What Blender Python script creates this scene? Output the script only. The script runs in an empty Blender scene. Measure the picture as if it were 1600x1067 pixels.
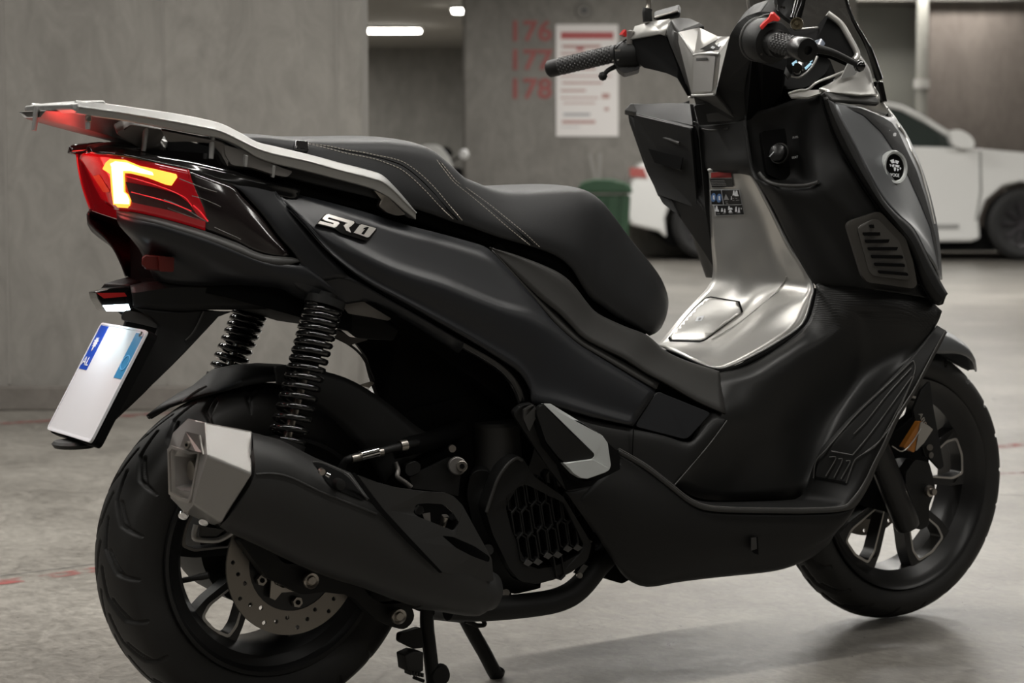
import bpy, bmesh, math, random
from mathutils import Vector, Matrix, geometry
from mathutils.bvhtree import BVHTree
random.seed(4)
scn = bpy.context.scene
COL = scn.collection
PI = math.pi
# ------------------------------------------------------------------ camera, world, exposure
CAM = Vector((-1.4531, -3.0289, .89)); YAW = 1.0034; PIT = -.0868; FPX = 3316.0
FW = Vector((math.cos(YAW)*math.cos(PIT), math.sin(YAW)*math.cos(PIT), math.sin(PIT)))
RT = Vector((math.sin(YAW), -math.cos(YAW), 0)); UP = RT.cross(FW)
cd = bpy.data.cameras.new('camera'); cam = bpy.data.objects.new('camera', cd); COL.objects.link(cam)
cam.matrix_world = Matrix((( RT.x, UP.x, -FW.x, CAM.x), (RT.y, UP.y, -FW.y, CAM.y), (RT.z, UP.z, -FW.z, CAM.z), (0, 0, 0, 1)))
cd.sensor_width = 36; cd.lens = FPX/1600*36; cd.clip_end = 200
cd.dof.use_dof = True; cd.dof.focus_distance = 3.45; cd.dof.aperture_fstop = 6.6
scn.camera = cam
scn.view_settings.view_transform = 'Standard'; scn.view_settings.look = 'None'
scn.view_settings.gamma = 1; scn.view_settings.use_curve_mapping = False
scn.view_settings.exposure = 0.0
W = bpy.data.worlds.new('world'); scn.world = W; W.use_nodes = True
W.node_tree.nodes['Background'].inputs[0].default_value = (.95, .93, .9, 1)
W.node_tree.nodes['Background'].inputs[1].default_value = .12

def E(u, d, z):                      # a point of the car park: u to the right, d away from the camera, z up
    return Vector((CAM.x + RT.x*u + math.cos(YAW)*d, CAM.y + RT.y*u + math.sin(YAW)*d, z))
def zpx(py, d):
    a = 533.5-py
    return CAM.z + d*(a*math.cos(PIT)+FPX*math.sin(PIT))/(FPX*math.cos(PIT)-a*math.sin(PIT))
def upx(px, d, z=.9):
    return (px-800)/FPX*(d*math.cos(PIT)+(z-CAM.z)*math.sin(PIT))
def area(name, u, d, z, sx, sy, power, col=(1, .97, .92), yaw=YAW-PI/2, tilt=(0, 0)):
    l = bpy.data.lights.new(name, 'AREA'); l.shape = 'RECTANGLE'; l.size = sx; l.size_y = sy; l.energy = power; l.color = col
    o = bpy.data.objects.new(name, l); COL.objects.link(o); o.location = E(u, d, z)
    o.rotation_euler = (tilt[0], tilt[1], yaw); return o
# ceiling tube rows of the garage: (u, d, length, power)
CEIL = 2.62
TUBES = [(2.2, 9.0, 2.6, 60), (5.8, 9.5, 2.6, 50), (-2.6, 5.6, 2.4, 22), (2.2, 13.5, 2.6, 110), (5.8, 14.0, 2.6, 130), (1.0, 17.0, 2.4, 50), (-1, 22, 2.4, 60), (3.5, 20.0, 2.4, 50)]  # the tube by the left wall is added to brighten that wall
# rows running parallel with the parked scooter: (x, y, length, power)
XT = [(.5, 1.45, 3.8, 95), (.6, -.72, 3.8, 42), (-3.6, -.72, 2.4, 14), (4.6, 1.45, 2.6, 40), (-3.2, 1.45, 2.4, 16), (.2, -3.6, 2.6, 16), (4.0, -3.0, 2.6, 14)]
for i, (u, d, L, p) in enumerate(TUBES):
    area('tube_light', u, d, CEIL-.09, L, .16, p)
for x, y, L, p in XT:
    o = area('tube_light', 0, 0, 0, L, .06, p, yaw=0); o.location = (x, y, CEIL-.09)

# ------------------------------------------------------------------ materials
def new_mat(name):
    m = bpy.data.materials.new(name); m.use_nodes = True
    return m, m.node_tree, m.node_tree.nodes['Principled BSDF']
def mat(name, col, rough=.5, metal=0, spec=.5, noise=0, nscale=60, bump=0, bscale=400, emit=None, es=0, alpha=1, trans=0, coat=0, rvar=0):
    m, nt, b = new_mat(name)
    b.inputs['Base Color'].default_value = (*col, 1); b.inputs['Roughness'].default_value = rough
    b.inputs['Metallic'].default_value = metal; b.inputs['Specular IOR Level'].default_value = spec
    b.inputs['Transmission Weight'].default_value = trans; b.inputs['Alpha'].default_value = alpha
    b.inputs['Coat Weight'].default_value = coat; b.inputs['Coat Roughness'].default_value = .08
    if emit: b.inputs['Emission Color'].default_value = (*emit, 1); b.inputs['Emission Strength'].default_value = es
    N = nt.nodes; Lk = nt.links
    tc = N.new('ShaderNodeTexCoord')
    if noise or rvar:
        n = N.new('ShaderNodeTexNoise'); n.inputs['Scale'].default_value = nscale; n.inputs['Detail'].default_value = 5
        Lk.new(tc.outputs['Object'], n.inputs['Vector'])
        if noise:
            r = N.new('ShaderNodeMapRange'); r.inputs['To Min'].default_value = 1-noise; r.inputs['To Max'].default_value = 1+noise
            Lk.new(n.outputs['Fac'], r.inputs['Value'])
            mx = N.new('ShaderNodeMix'); mx.data_type = 'RGBA'; mx.blend_type = 'MULTIPLY'; mx.inputs['Factor'].default_value = 1
            mx.inputs['A'].default_value = (*col, 1); Lk.new(r.outputs['Result'], mx.inputs['B']); Lk.new(mx.outputs['Result'], b.inputs['Base Color'])
        if rvar:
            r = N.new('ShaderNodeMapRange'); r.inputs['To Min'].default_value = rough-rvar; r.inputs['To Max'].default_value = rough+rvar
            Lk.new(n.outputs['Fac'], r.inputs['Value']); Lk.new(r.outputs['Result'], b.inputs['Roughness'])
    if bump:
        n2 = N.new('ShaderNodeTexNoise'); n2.inputs['Scale'].default_value = bscale; n2.inputs['Detail'].default_value = 2
        Lk.new(tc.outputs['Object'], n2.inputs['Vector'])
        bp = N.new('ShaderNodeBump'); bp.inputs['Strength'].default_value = bump; bp.inputs['Distance'].default_value = .001
        Lk.new(n2.outputs['Fac'], bp.inputs['Height']); Lk.new(bp.outputs['Normal'], b.inputs['Normal'])
    return m
M = {}
M['panel'] = mat('satin_black_paint', (.012, .0128, .015), .40, bump=.05, bscale=900)
M['plastic'] = mat('grained_black_plastic', (.0095, .0095, .0092), .5, spec=.3, bump=.25, bscale=1500)
M['trim'] = mat('dark_grey_plastic', (.032, .031, .029), .48, bump=.15, bscale=1500)
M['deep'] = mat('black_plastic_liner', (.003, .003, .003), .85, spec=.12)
M['field'] = mat('matte_black_field', (.010, .010, .010), .65, spec=.15)
M['semi'] = mat('semi_gloss_black', (.009, .009, .009), .3, spec=.45)
M['shield'] = mat('satin_grey_paint', (.125, .13, .135), .38, metal=.4)
M['silver'] = mat('silver_paint', (.60, .59, .565), .36, metal=.75, bump=.04, bscale=1800)
M['rack'] = mat('satin_cast_aluminium', (.46, .46, .45), .38, metal=.6, bump=.25, bscale=1300)
M['cap'] = mat('brushed_muffler_cap', (.4, .39, .375), .38, metal=.75, bump=.3, bscale=1400)
M['heat'] = mat('muffler_black', (.021, .021, .0205), .48, bump=.2, bscale=1500)
M['chrome'] = mat('chrome', (.8, .8, .8), .12, metal=1)
M['steel'] = mat('steel', (.42, .39, .35), .32, metal=1, rvar=.08, nscale=90)
M['disc'] = mat('brake_disc_steel', (.29, .265, .235), .38, metal=.9, rvar=.06, nscale=60)
M['rubber'] = mat('tire_rubber', (.012, .0115, .0105), .58, noise=.35, nscale=30, bump=.15, bscale=700)
M['rim'] = mat('black_wheel_paint', (.012, .012, .012), .3)
M['machined'] = mat('machined_edge', (.5, .48, .45), .35, metal=.7)
M['seat'] = mat('seat_vinyl', (.011, .0115, .0125), .5, bump=.3, bscale=1100)
M['grip'] = mat('grip_rubber', (.015, .015, .015), .6)
M['gloss'] = mat('gloss_black', (.006, .006, .006), .12, coat=.5)
M['thread'] = mat('pale_thread', (.62, .57, .5), .8)
M['red'] = mat('red_switch', (.65, .03, .025), .35)
M['amber'] = mat('amber_reflector', (.35, .13, .02), .2, coat=.5)
M['clear'] = mat('clear_lens', (.3, .28, .25), .1, coat=.6)
M['redlens'] = mat('red_lens', (.26, .006, .010), .12, coat=1, emit=(1, .02, .03), es=.10)
M['smoke'] = mat('smoked_lens', (.018, .014, .014), .1, coat=1)
M['led'] = mat('lit_amber_led', (1, .5, .1), .4, emit=(1, .42, .05), es=1.6)
M['ledhot'] = mat('lit_white_hot_led', (1, .9, .5), .4, emit=(1, .78, .36), es=3.2)
M['plight'] = mat('lit_plate_lamp', (1, 1, 1), .4, emit=(.75, .92, 1), es=6)
M['redrefl'] = mat('red_reflector', (.45, .02, .02), .2, coat=.5)
M['darkrefl'] = mat('dark_red_reflector', (.10, .012, .009), .35)
M['plate'] = mat('licence_plate_white', (.8, .82, .84), .35)
M['blue'] = mat('licence_plate_blue', (.01, .07, .5), .35)
M['white'] = mat('white_print', (.85, .87, .9), .45)
M['stblue'] = mat('sticker_blue', (.12, .22, .45), .4)
M['stred'] = mat('sticker_red', (.35, .03, .03), .4)
M['stblack'] = mat('sticker_black', (.015, .015, .015), .35)
M['stgrey'] = mat('sticker_grey', (.3, .3, .3), .5)
M['dial'] = mat('lit_dial', (.3, .5, .6), .2, emit=(.5, .8, 1), es=.6)

M['pegtrim'] = mat('pale_silver_plastic', (.55, .57, .56), .4, metal=.3)
M['ribline'] = mat('pale_rib_edge', (.075, .073, .07), .45)  # lighter than the black plastic; for ribs, beads and thin rims
M['vent'] = mat('vent_grey_plastic', (.06, .056, .05), .42, metal=.3, bump=.15, bscale=1500)
M['ventin'] = mat('vent_inner_grey', (.07, .066, .06), .45, metal=.2)
M['screen'] = mat('smoked_screen', (.03, .03, .03), .06, trans=0, alpha=.42)
M['gripdot'] = mat('grip_raised_pattern', (.05, .05, .05), .35)
M['dash_glass'] = mat('brake_fluid_sight', (.12, .14, .18), .12, coat=.5)
M['oldbrass'] = mat('aged_bolt', (.2, .17, .11), .3, metal=.8)
M['mudguard'] = mat('mudguard_grey_paint', (.13, .135, .14), .35, metal=.3)
M['rackdark'] = mat('cast_bracket', (.16, .15, .14), .45, metal=.5)
M['darklens'] = mat('dark_inner_lens', (.05, .003, .004), .15, coat=1)
M['darkamber'] = mat('unlit_amber', (.35, .10, .02), .25)
M['redbright'] = mat('red_lens_rib', (.7, .02, .03), .2, emit=(1, .03, .04), es=.5)
M['clearrib'] = mat('clear_lens_rib', (.2, .19, .18), .15)
M['bluegrad'] = mat('plate_blue_worn', (.04, .28, .55), .35)
M['cyanprint'] = mat('plate_cyan_print', (.15, .55, .95), .4)
# ------------------------------------------------------------------ mesh helpers
def P(px, py, Y):                    # the point of the vertical plane y = Y seen at (px, py)
    d = FW*FPX + RT*(px-800) + UP*(533.5-py)
    return CAM + d*((Y-CAM.y)/d.y)
def PL(L, Y=None):
    return [P(*q) if len(q) == 3 else P(q[0], q[1], Y) for q in L]
def link(name, me, m, parent=None):
    o = bpy.data.objects.new(name, me); COL.objects.link(o)
    if m: me.materials.append(M[m] if isinstance(m, str) else m)
    if parent: o.parent = parent
    return o
def fin(name, verts, faces, m, parent=None, ang=38, recalc=True):
    me = bpy.data.meshes.new(name); me.from_pydata([tuple(v) for v in verts], [], faces)
    bm = bmesh.new(); bm.from_mesh(me)
    bmesh.ops.remove_doubles(bm, verts=bm.verts, dist=1e-5)
    if recalc: bmesh.ops.recalc_face_normals(bm, faces=bm.faces)
    bm.to_mesh(me); bm.free()
    for p in me.polygons: p.use_smooth = True
    me.set_sharp_from_angle(angle=math.radians(ang))
    return link(name, me, m, parent)
def bev(o, w=.0015, seg=2, ang=35):
    b = o.modifiers.new('bevel', 'BEVEL'); b.width = w; b.segments = seg; b.limit_method = 'ANGLE'; b.angle_limit = math.radians(ang); b.harden_normals = False
    return o
def cr(p, n, lin=False, closed=False):
    if n <= 1 and not closed: return list(p)
    out = []; N = len(p); last = N if closed else N-1
    for i in range(last):
        a, b = p[i], p[(i+1) % N]
        z = p[i-1] if (i > 0 or closed) else a*2-b
        c = p[(i+2) % N] if (i+2 < N or closed) else b*2-a
        for k in range(n):
            t = k/n
            out.append(a.lerp(b, t) if lin else .5*((2*a)+(b-z)*t+(2*z-5*a+4*b-c)*t*t+(3*a-z-3*b+c)*t**3))
    if not closed: out.append(p[-1].copy())
    return out
def gridmesh(rows, su=4, sv=4, lu=False, lv=False, closed=False):
    R = [cr(r, su, lu, closed) for r in rows]
    cols = [cr([r[j] for r in R], sv, lv) for j in range(len(R[0]))]
    nr = len(cols[0]); nc = len(cols)
    verts = [cols[j][i] for i in range(nr) for j in range(nc)]
    faces = []
    for i in range(nr-1):
        for j in range(nc if closed else nc-1):
            faces.append((i*nc+j, i*nc+(j+1) % nc, (i+1)*nc+(j+1) % nc, (i+1)*nc+j))
    return verts, faces, nr, nc
def panel(name, rows, m, parent, su=4, sv=4, lu=False, lv=False, thick=.004, ang=40, mirror=False):
    v, f, _, _ = gridmesh([PL(r) if not isinstance(r[0], Vector) else r for r in rows], su, sv, lu, lv)
    o = fin(name, v, f, m, parent, ang)
    if sum(p.normal.dot(CAM-p.center)*p.area for p in o.data.polygons) < 0: o.data.flip_normals()
    if thick:
        s = o.modifiers.new('solid', 'SOLIDIFY'); s.thickness = thick; s.offset = -1
    if mirror: mir(o)
    return o
def mir(o):
    c = o.copy(); COL.objects.link(c); c.scale.y *= -1; c.location.y *= -1
    for ch in list(o.children):
        k = ch.copy(); COL.objects.link(k); k.parent = c
    return c
def loft(name, secs, m, parent, su=1, sv=1, lu=False, lv=False, ang=38):       # closed sections with end caps
    v, f, nr, nc = gridmesh(secs, su, sv, lu, lv, closed=True)
    f = f+[tuple(range(nc))[::-1], tuple((nr-1)*nc+j for j in range(nc))]
    return fin(name, v, f, m, parent, ang)
def rnd(pts, r, n=3):
    if not r: return pts
    out = []; N = len(pts)
    for i in range(N):
        a, b, c = pts[i-1], pts[i], pts[(i+1) % N]
        ta = min(r/max((a-b).length, 1e-6), .45); tc = min(r/max((c-b).length, 1e-6), .45)
        p, q = b.lerp(a, ta), b.lerp(c, tc)
        for k in range(n+1):
            t = k/n; out.append(p*(1-t)**2+b*2*t*(1-t)+q*t*t)
    return out
def plate(name, outline, m, parent=None, thick=.004, holes=(), r=0, hr=None, bevel=0, Y=None, toward=0, dirv=None, mirror=False, ang=38):
    G = lambda L: [q if isinstance(q, Vector) else (P(*q) if len(q) == 3 else P(q[0], q[1], Y)) for q in L]
    L0 = rnd(G(outline), r); loops = [L0]+[rnd(G(h), r if hr is None else hr) for h in holes]
    n = Vector((0, 0, 0))
    for i in range(len(L0)):
        a, b = L0[i], L0[(i+1) % len(L0)]; n += Vector(((a.y-b.y)*(a.z+b.z), (a.z-b.z)*(a.x+b.x), (a.x-b.x)*(a.y+b.y)))
    n.normalize(); c = sum(L0, Vector())/len(L0)
    if n.dot(c-CAM) < 0: n = -n
    if dirv is not None: n = Vector(dirv).normalized()
    e1 = n.orthogonal().normalized(); e2 = n.cross(e1)
    flat = [[Vector((v.dot(e1), v.dot(e2), 0)) for v in L] for L in loops]
    tris = geometry.tessellate_polygon(flat)
    vs = [v-n*toward for L in loops for v in L]; k = len(vs)
    verts = vs+[v+n*thick for v in vs]; faces = [tuple(t) for t in tris]+[tuple(i+k for i in t)[::-1] for t in tris]
    s = 0
    for L in loops:
        for i in range(len(L)):
            j = (i+1) % len(L); faces.append((s+i, s+j, s+j+k, s+i+k))
        s += len(L)
    o = fin(name, verts, faces, m, parent, ang)
    if bevel: bev(o, bevel, 2, 50)
    if mirror: mir(o)
    return o
def frame_of(a):
    a = a.normalized(); e = a.orthogonal().normalized(); return a, e, a.cross(e)
def lathe(name, prof, o, axis, m, parent=None, seg=48, ang=38, cap=True):
    a, e1, e2 = frame_of(Vector(axis)); o = Vector(o); verts = []; faces = []; n = len(prof)
    for k in range(seg):
        t = 2*PI*k/seg; d = e1*math.cos(t)+e2*math.sin(t)
        verts += [o+d*r+a*h for r, h in prof]
    for k in range(seg):
        k2 = (k+1) % seg
        for i in range(n-1): faces.append((k*n+i, k2*n+i, k2*n+i+1, k*n+i+1))
    if cap:
        if prof[0][0] > 1e-4: faces.append(tuple(k*n for k in range(seg)))
        if prof[-1][0] > 1e-4: faces.append(tuple(k*n+n-1 for k in range(seg)))
    return fin(name, verts, faces, m, parent, ang)
def cyl(name, a, b, r, m, parent=None, seg=24, r2=None, bevel=0, ang=38):
    a, b = Vector(a), Vector(b); L = (b-a).length; r2 = r if r2 is None else r2
    o = lathe(name, [(r, 0), (r2, L)], a, b-a, m, parent, seg, ang)
    if bevel: bev(o, bevel)
    return o
def tube(name, pts, r, m, parent=None, seg=10, n=4, flat=1.0, ang=60):
    pts = [Vector(p) for p in pts]; Q = cr(pts, n) if len(pts) > 2 else pts
    rr = r if isinstance(r, (list, tuple)) else [r]*len(pts)
    R = []
    for i in range(len(Q)):
        f = i/(len(Q)-1)*(len(rr)-1); k = min(int(f), len(rr)-2); R.append(rr[k]+(rr[k+1]-rr[k])*(f-k))
    t = (Q[1]-Q[0]).normalized(); e = t.orthogonal().normalized(); verts = []
    for i, q in enumerate(Q):
        t = (Q[min(i+1, len(Q)-1)]-Q[max(i-1, 0)]).normalized(); e = (e-t*e.dot(t)).normalized(); f = t.cross(e)
        verts += [q+(e*math.cos(2*PI*k/seg)+f*math.sin(2*PI*k/seg)*flat)*R[i] for k in range(seg)]
    faces = [(i*seg+k, i*seg+(k+1) % seg, (i+1)*seg+(k+1) % seg, (i+1)*seg+k) for i in range(len(Q)-1) for k in range(seg)]
    faces += [tuple(range(seg))[::-1], tuple((len(Q)-1)*seg+k for k in range(seg))]
    return fin(name, verts, faces, m, parent, ang)
def box(name, c, s, m, parent=None, rz=0, bevel=0, mtx=None):
    c = Vector(c); R = Matrix.Rotation(rz, 3, 'Z')
    verts = [c+R @ Vector((x*s[0]/2, y*s[1]/2, z*s[2]/2)) for x in (-1, 1) for y in (-1, 1) for z in (-1, 1)]
    faces = [(0, 1, 3, 2), (4, 6, 7, 5), (0, 4, 5, 1), (2, 3, 7, 6), (0, 2, 6, 4), (1, 5, 7, 3)]
    o = fin(name, verts, faces, m, parent)
    if bevel: bev(o, bevel)
    return o
def tag(o, label=None, cat=None, group=None, kind=None):
    if label: o['label'] = label
    if cat: o['category'] = cat
    if group: o['group'] = group
    if kind: o['kind'] = kind
    return o
def empty(name, loc, label, cat, rz=0, group=None):
    o = bpy.data.objects.new(name, None); COL.objects.link(o); o.location = loc; o.rotation_euler.z = rz
    o.empty_display_size = .2
    return tag(o, label, cat, group)
def text_mesh(s, size, ext=.0005, sx=1.0, off=0):
    c = bpy.data.curves.new('writing', 'FONT'); c.body = s; c.size = size; c.extrude = ext; c.align_x = 'CENTER'; c.align_y = 'CENTER'; c.resolution_u = 3; c.offset = off
    o = bpy.data.objects.new('writing', c); COL.objects.link(o)
    me = bpy.data.meshes.new_from_object(o.evaluated_get(bpy.context.evaluated_depsgraph_get()))
    bpy.data.objects.remove(o); me = me.copy()
    for v in me.vertices: v.co.x *= sx
    return me
def put_text(name, s, size, o, ex, ey, m, parent=None, ext=.0005, sx=1.0, lift=.0008, off=0):
    me = text_mesh(s, size, ext, sx, off); ex = Vector(ex).normalized(); ey = Vector(ey); ez = ex.cross(ey).normalized()
    ey = ez.cross(ex)
    o = Vector(o)
    for v in me.vertices: c = v.co.copy(); v.co = o+ex*c.x+ey*c.y+ez*(c.z+lift)
    for mt in list(me.materials): me.materials.clear(); break
    return link(name, me, m, parent)
def bvh(*objs):
    vs = []; fs = []
    for o in objs:
        k = len(vs); vs += [v.co.copy() for v in o.data.vertices]; fs += [tuple(i+k for i in p.vertices) for p in o.data.polygons]
    return BVHTree.FromPolygons(vs, fs)
def hit(tree, px, py, lift=.001):
    d = (FW*FPX + RT*(px-800) + UP*(533.5-py)).normalized()
    h = tree.ray_cast(CAM, d)
    return None if h[0] is None else h[0]-d*lift
def drape(name, poly, tree, m, parent, lift=.0032, step=4, fallback=-.1, r=0, th=0):
    # a thin film laid over a curved surface: the outline is cut into small cells and each corner put on the surface
    bm = bmesh.new(); pts = [Vector((x, y, 0)) for x, y in poly]
    if r: pts = rnd(pts, r)
    vs = [bm.verts.new(p) for p in pts]; bm.verts.ensure_lookup_table()
    for t in geometry.tessellate_polygon([pts]):
        try: bm.faces.new([vs[i] for i in t])
        except ValueError: pass
    x0, x1 = min(p.x for p in pts), max(p.x for p in pts); y0, y1 = min(p.y for p in pts), max(p.y for p in pts)
    for ax, a, b in ((0, x0, x1), (1, y0, y1)):
        k = a+step
        while k < b:
            co = Vector((k, 0, 0)) if ax == 0 else Vector((0, k, 0)); no = Vector((1, 0, 0)) if ax == 0 else Vector((0, 1, 0))
            bmesh.ops.bisect_plane(bm, geom=bm.verts[:]+bm.edges[:]+bm.faces[:], plane_co=co, plane_no=no); k += step
    bm.verts.ensure_lookup_table()
    V = []
    for v in bm.verts:
        q = hit(tree, v.co.x, v.co.y, lift)
        if q is None:
            q = tree.find_nearest(P(v.co.x, v.co.y, fallback))[0]
            q = q+(CAM-q).normalized()*lift
        V.append(q)
    F = [tuple(l.vert.index for l in f.loops) for f in bm.faces] if False else None
    bm.verts.index_update(); F = [tuple(v.index for v in f.verts) for f in bm.faces]; bm.free()
    o = fin(name, V, F, m, parent, 60)
    return o
# ------------------------------------------------------------------ the car park
def concrete(name, c1, c2, rough=.85, scale=1.2, floor=False, streak=False):
    m, nt, b = new_mat(name); N = nt.nodes; Lk = nt.links
    tc = N.new('ShaderNodeTexCoord'); mp = N.new('ShaderNodeMapping'); Lk.new(tc.outputs['Object'], mp.inputs['Vector'])
    if streak: mp.inputs['Scale'].default_value = (1, 1, .5)
    n1 = N.new('ShaderNodeTexNoise'); n1.inputs['Scale'].default_value = scale; n1.inputs['Detail'].default_value = 8; n1.inputs['Roughness'].default_value = .62
    n2 = N.new('ShaderNodeTexNoise'); n2.inputs['Scale'].default_value = scale*9; n2.inputs['Detail'].default_value = 6; n2.inputs['Roughness'].default_value = .7
    n2.inputs['Distortion'].default_value = 1.2
    if floor: n2.inputs['Scale'].default_value = 13; n2.inputs['Detail'].default_value = 12; n2.inputs['Roughness'].default_value = .78; n2.inputs['Distortion'].default_value = 2.2
    for n in (n1, n2): Lk.new(mp.outputs['Vector'], n.inputs['Vector'])
    add = N.new('ShaderNodeMath'); add.operation = 'MULTIPLY_ADD'; add.inputs[1].default_value = .5; Lk.new(n2.outputs['Fac'], add.inputs[0])
    h = N.new('ShaderNodeMath'); h.operation = 'MULTIPLY'; h.inputs[1].default_value = .5; Lk.new(n1.outputs['Fac'], h.inputs[0]); Lk.new(h.outputs[0], add.inputs[2])
    r = N.new('ShaderNodeValToRGB'); r.color_ramp.elements[0].position = .38 if floor else .36; r.color_ramp.elements[1].position = .62 if floor else .64
    r.color_ramp.elements[0].color = (*c1, 1); r.color_ramp.elements[1].color = (*c2, 1)
    Lk.new(add.outputs[0], r.inputs['Fac']); Lk.new(r.outputs['Color'], b.inputs['Base Color'])
    b.inputs['Roughness'].default_value = rough
    if floor:
        n3 = N.new('ShaderNodeTexNoise'); n3.inputs['Scale'].default_value = 42; n3.inputs['Detail'].default_value = 9; n3.inputs['Roughness'].default_value = .75; n3.inputs['Distortion'].default_value = 1.5
        mp3 = N.new('ShaderNodeMapping'); mp3.inputs['Rotation'].default_value = (0, 0, .5); mp3.inputs['Scale'].default_value = (1, .55, 1); Lk.new(tc.outputs['Object'], mp3.inputs['Vector']); Lk.new(mp3.outputs['Vector'], n3.inputs['Vector'])
        r3 = N.new('ShaderNodeMapRange'); r3.inputs['From Min'].default_value = .33; r3.inputs['From Max'].default_value = .67; r3.inputs['To Min'].default_value = .72; r3.inputs['To Max'].default_value = 1.22; Lk.new(n3.outputs['Fac'], r3.inputs['Value'])
        m3 = N.new('ShaderNodeMix'); m3.data_type = 'RGBA'; m3.blend_type = 'MULTIPLY'; m3.inputs['Factor'].default_value = 1
        Lk.new(r.outputs['Color'], m3.inputs['A']); Lk.new(r3.outputs['Result'], m3.inputs['B']); Lk.new(m3.outputs['Result'], b.inputs['Base Color'])
        rr = N.new('ShaderNodeMapRange'); rr.inputs['From Min'].default_value = .35; rr.inputs['From Max'].default_value = .65
        rr.inputs['To Min'].default_value = rough-.07; rr.inputs['To Max'].default_value = rough+.1
        Lk.new(n2.outputs['Fac'], rr.inputs['Value']); Lk.new(rr.outputs['Result'], b.inputs['Roughness'])
    bp = N.new('ShaderNodeBump'); bp.inputs['Strength'].default_value = .25 if floor else .4; bp.inputs['Distance'].default_value = .004
    Lk.new(n2.outputs['Fac'], bp.inputs['Height']); Lk.new(bp.outputs['Normal'], b.inputs['Normal'])
    return m
CF = concrete('floor_concrete', (.13, .12, .106), (.32, .302, .272), .34, 1.6, floor=True)
CW = concrete('wall_concrete', (.165, .156, .142), (.275, .262, .24), .85, .9, streak=True)
CB = concrete('brown_wall_concrete', (.10, .083, .072), (.16, .137, .12), .85, .7, streak=True)
CP = concrete('plinth_concrete', (.12, .108, .096), (.18, .165, .148), .85, 1.4)
CC = concrete('ceiling_concrete', (.2, .19, .17), (.28, .265, .24), .9, .8)
def ebox(name, u0, u1, d0, d1, z0, z1, m, label=None, parent=None, kind=None, bevel=0, cat=None):
    verts = [E(u, d, z) for u in (u0, u1) for d in (d0, d1) for z in (z0, z1)]
    faces = [(0, 1, 3, 2), (4, 6, 7, 5), (0, 4, 5, 1), (2, 3, 7, 6), (0, 2, 6, 4), (1, 5, 7, 3)]
    o = fin(name, verts, faces, m, parent)
    if bevel: bev(o, bevel)
    return tag(o, label, cat, kind=kind)
def eline(L, d, z=None): return [E(upx(x, d), d, zpx(y, d)) for x, y in L]
ebox('floor', -16, 20, -6, 40, -.12, 0, CF, kind='structure')
ebox('ceiling', -16, 20, -6, 40, CEIL, CEIL+.2, CC, kind='structure')
# big concrete wall on the left, with its plinth and shuttering joints
dl = 7.45; ur = upx(566, dl)
ebox('wall_left', -9, ur, dl, dl+.35, 0, CEIL, CW, kind='structure', bevel=.02)
ebox('trim_1', -9, ur+.01, dl-.03, dl+.002, 0, .085, CP, kind='structure', bevel=.006)
mj = mat('shuttering_joint', (.24, .228, .21), .9)  # joints in their own tone, slightly lighter than the wall
for k, x in enumerate((257, 8, 527)):
    ebox('trim_%d' % (k+2), upx(x, dl)-.004, upx(x, dl)+.004, dl-.004, dl+.002, .09, CEIL-.01, mj, kind='structure')
ebox('wall_side', 20, 20.3, -6, 40, 0, CEIL, CB, kind='structure')
ebox('wall_west', -16.3, -16, -6, 40, 0, CEIL, CB, kind='structure')
ebox('wall_near', -16, 20, -6.3, -6, 0, CEIL, CB, kind='structure')
# far back wall
ebox('wall_back', -14, 20, 34, 34.3, 0, CEIL, concrete('back_wall_concrete', (.15, .146, .132), (.26, .25, .23), .9, .5, streak=True), kind='structure')
# number wall (with poster)
dn = 18.9
ebox('wall_center', upx(723, dn), upx(1336, dn), dn, dn+.5, 0, CEIL, CW, kind='structure', bevel=.03)
# roller door + frame, brown wall, beam
dd_ = 21.0
mgd = mat('door_grey_green', (.155, .155, .135), .6, noise=.08, nscale=3)
ebox('door_1', upx(1290, dd_), upx(1450, dd_), dd_, dd_+.1, 0, zpx(9, dd_), mgd, kind='structure')
ebox('wall_right', upx(1449, dd_-.6), upx(1449, dd_)+7, dd_-.6, dd_+.3, 0, CEIL, CB, kind='structure')
ebox('trim_5', upx(1280, dd_), upx(1449, dd_)+7, dd_-.75, dd_+.2, zpx(10, dd_), zpx(-40, dd_), mat('beam_paint', (.07, .065, .055), .8), kind='structure')
M['pipelight'] = mat('pipe_collar_paint', (.34, .33, .31), .5)
pipe = cyl('drain_pipe', E(upx(1438, 20.2), 20.2, 0), E(upx(1438, 20.2), 20.2, CEIL-.01), .055, mat('pipe_paint', (.2, .195, .175), .5))
tag(pipe, 'pale vertical drain pipe running up the wall behind the white car', 'pipe')
jn = cyl('pipe_collar', E(upx(1438, 20.2), 20.2, zpx(138, 20.2)), E(upx(1438, 20.2), 20.2, zpx(124, 20.2)), .075, 'pipelight', pipe)
# painted bay numbers and marks on the wall
mred = mat('faded_red_paint', (.3, .10, .095), .8, noise=.3, nscale=14)
for k, (s, y) in enumerate((('176', 50), ('177', 95), ('178', 140))):
    h = 30*dn/FPX
    o = put_text('bay_number', s, h*1.42, E(upx(828, dn), dn-.004, zpx(y, dn)), RT, (0, 0, 1), mred, None, .002, 1.08, .0008, .006)
    tag(o, 'faded red stencilled bay number %s on the concrete wall, %s of the three' % (s, ('top', 'middle', 'bottom')[k]), 'sign', 'red bay numbers painted on the wall')
mwp = mat('white_wall_paint', (.3, .29, .27), .8)
for k, L in enumerate(([(919, 240), (924, 240), (935, 283), (929, 283)], [(935, 240), (941, 240), (939, 283), (934, 283)])):
    o = plate('paint_mark', eline(L, dn-.004), mwp, None, .003)
    tag(o, ('thin white painted stroke on the wall, left one, leaning' if k == 0 else 'thin white painted stroke on the wall, right one, nearly upright'), 'paint mark', 'white strokes low on the wall')
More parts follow.
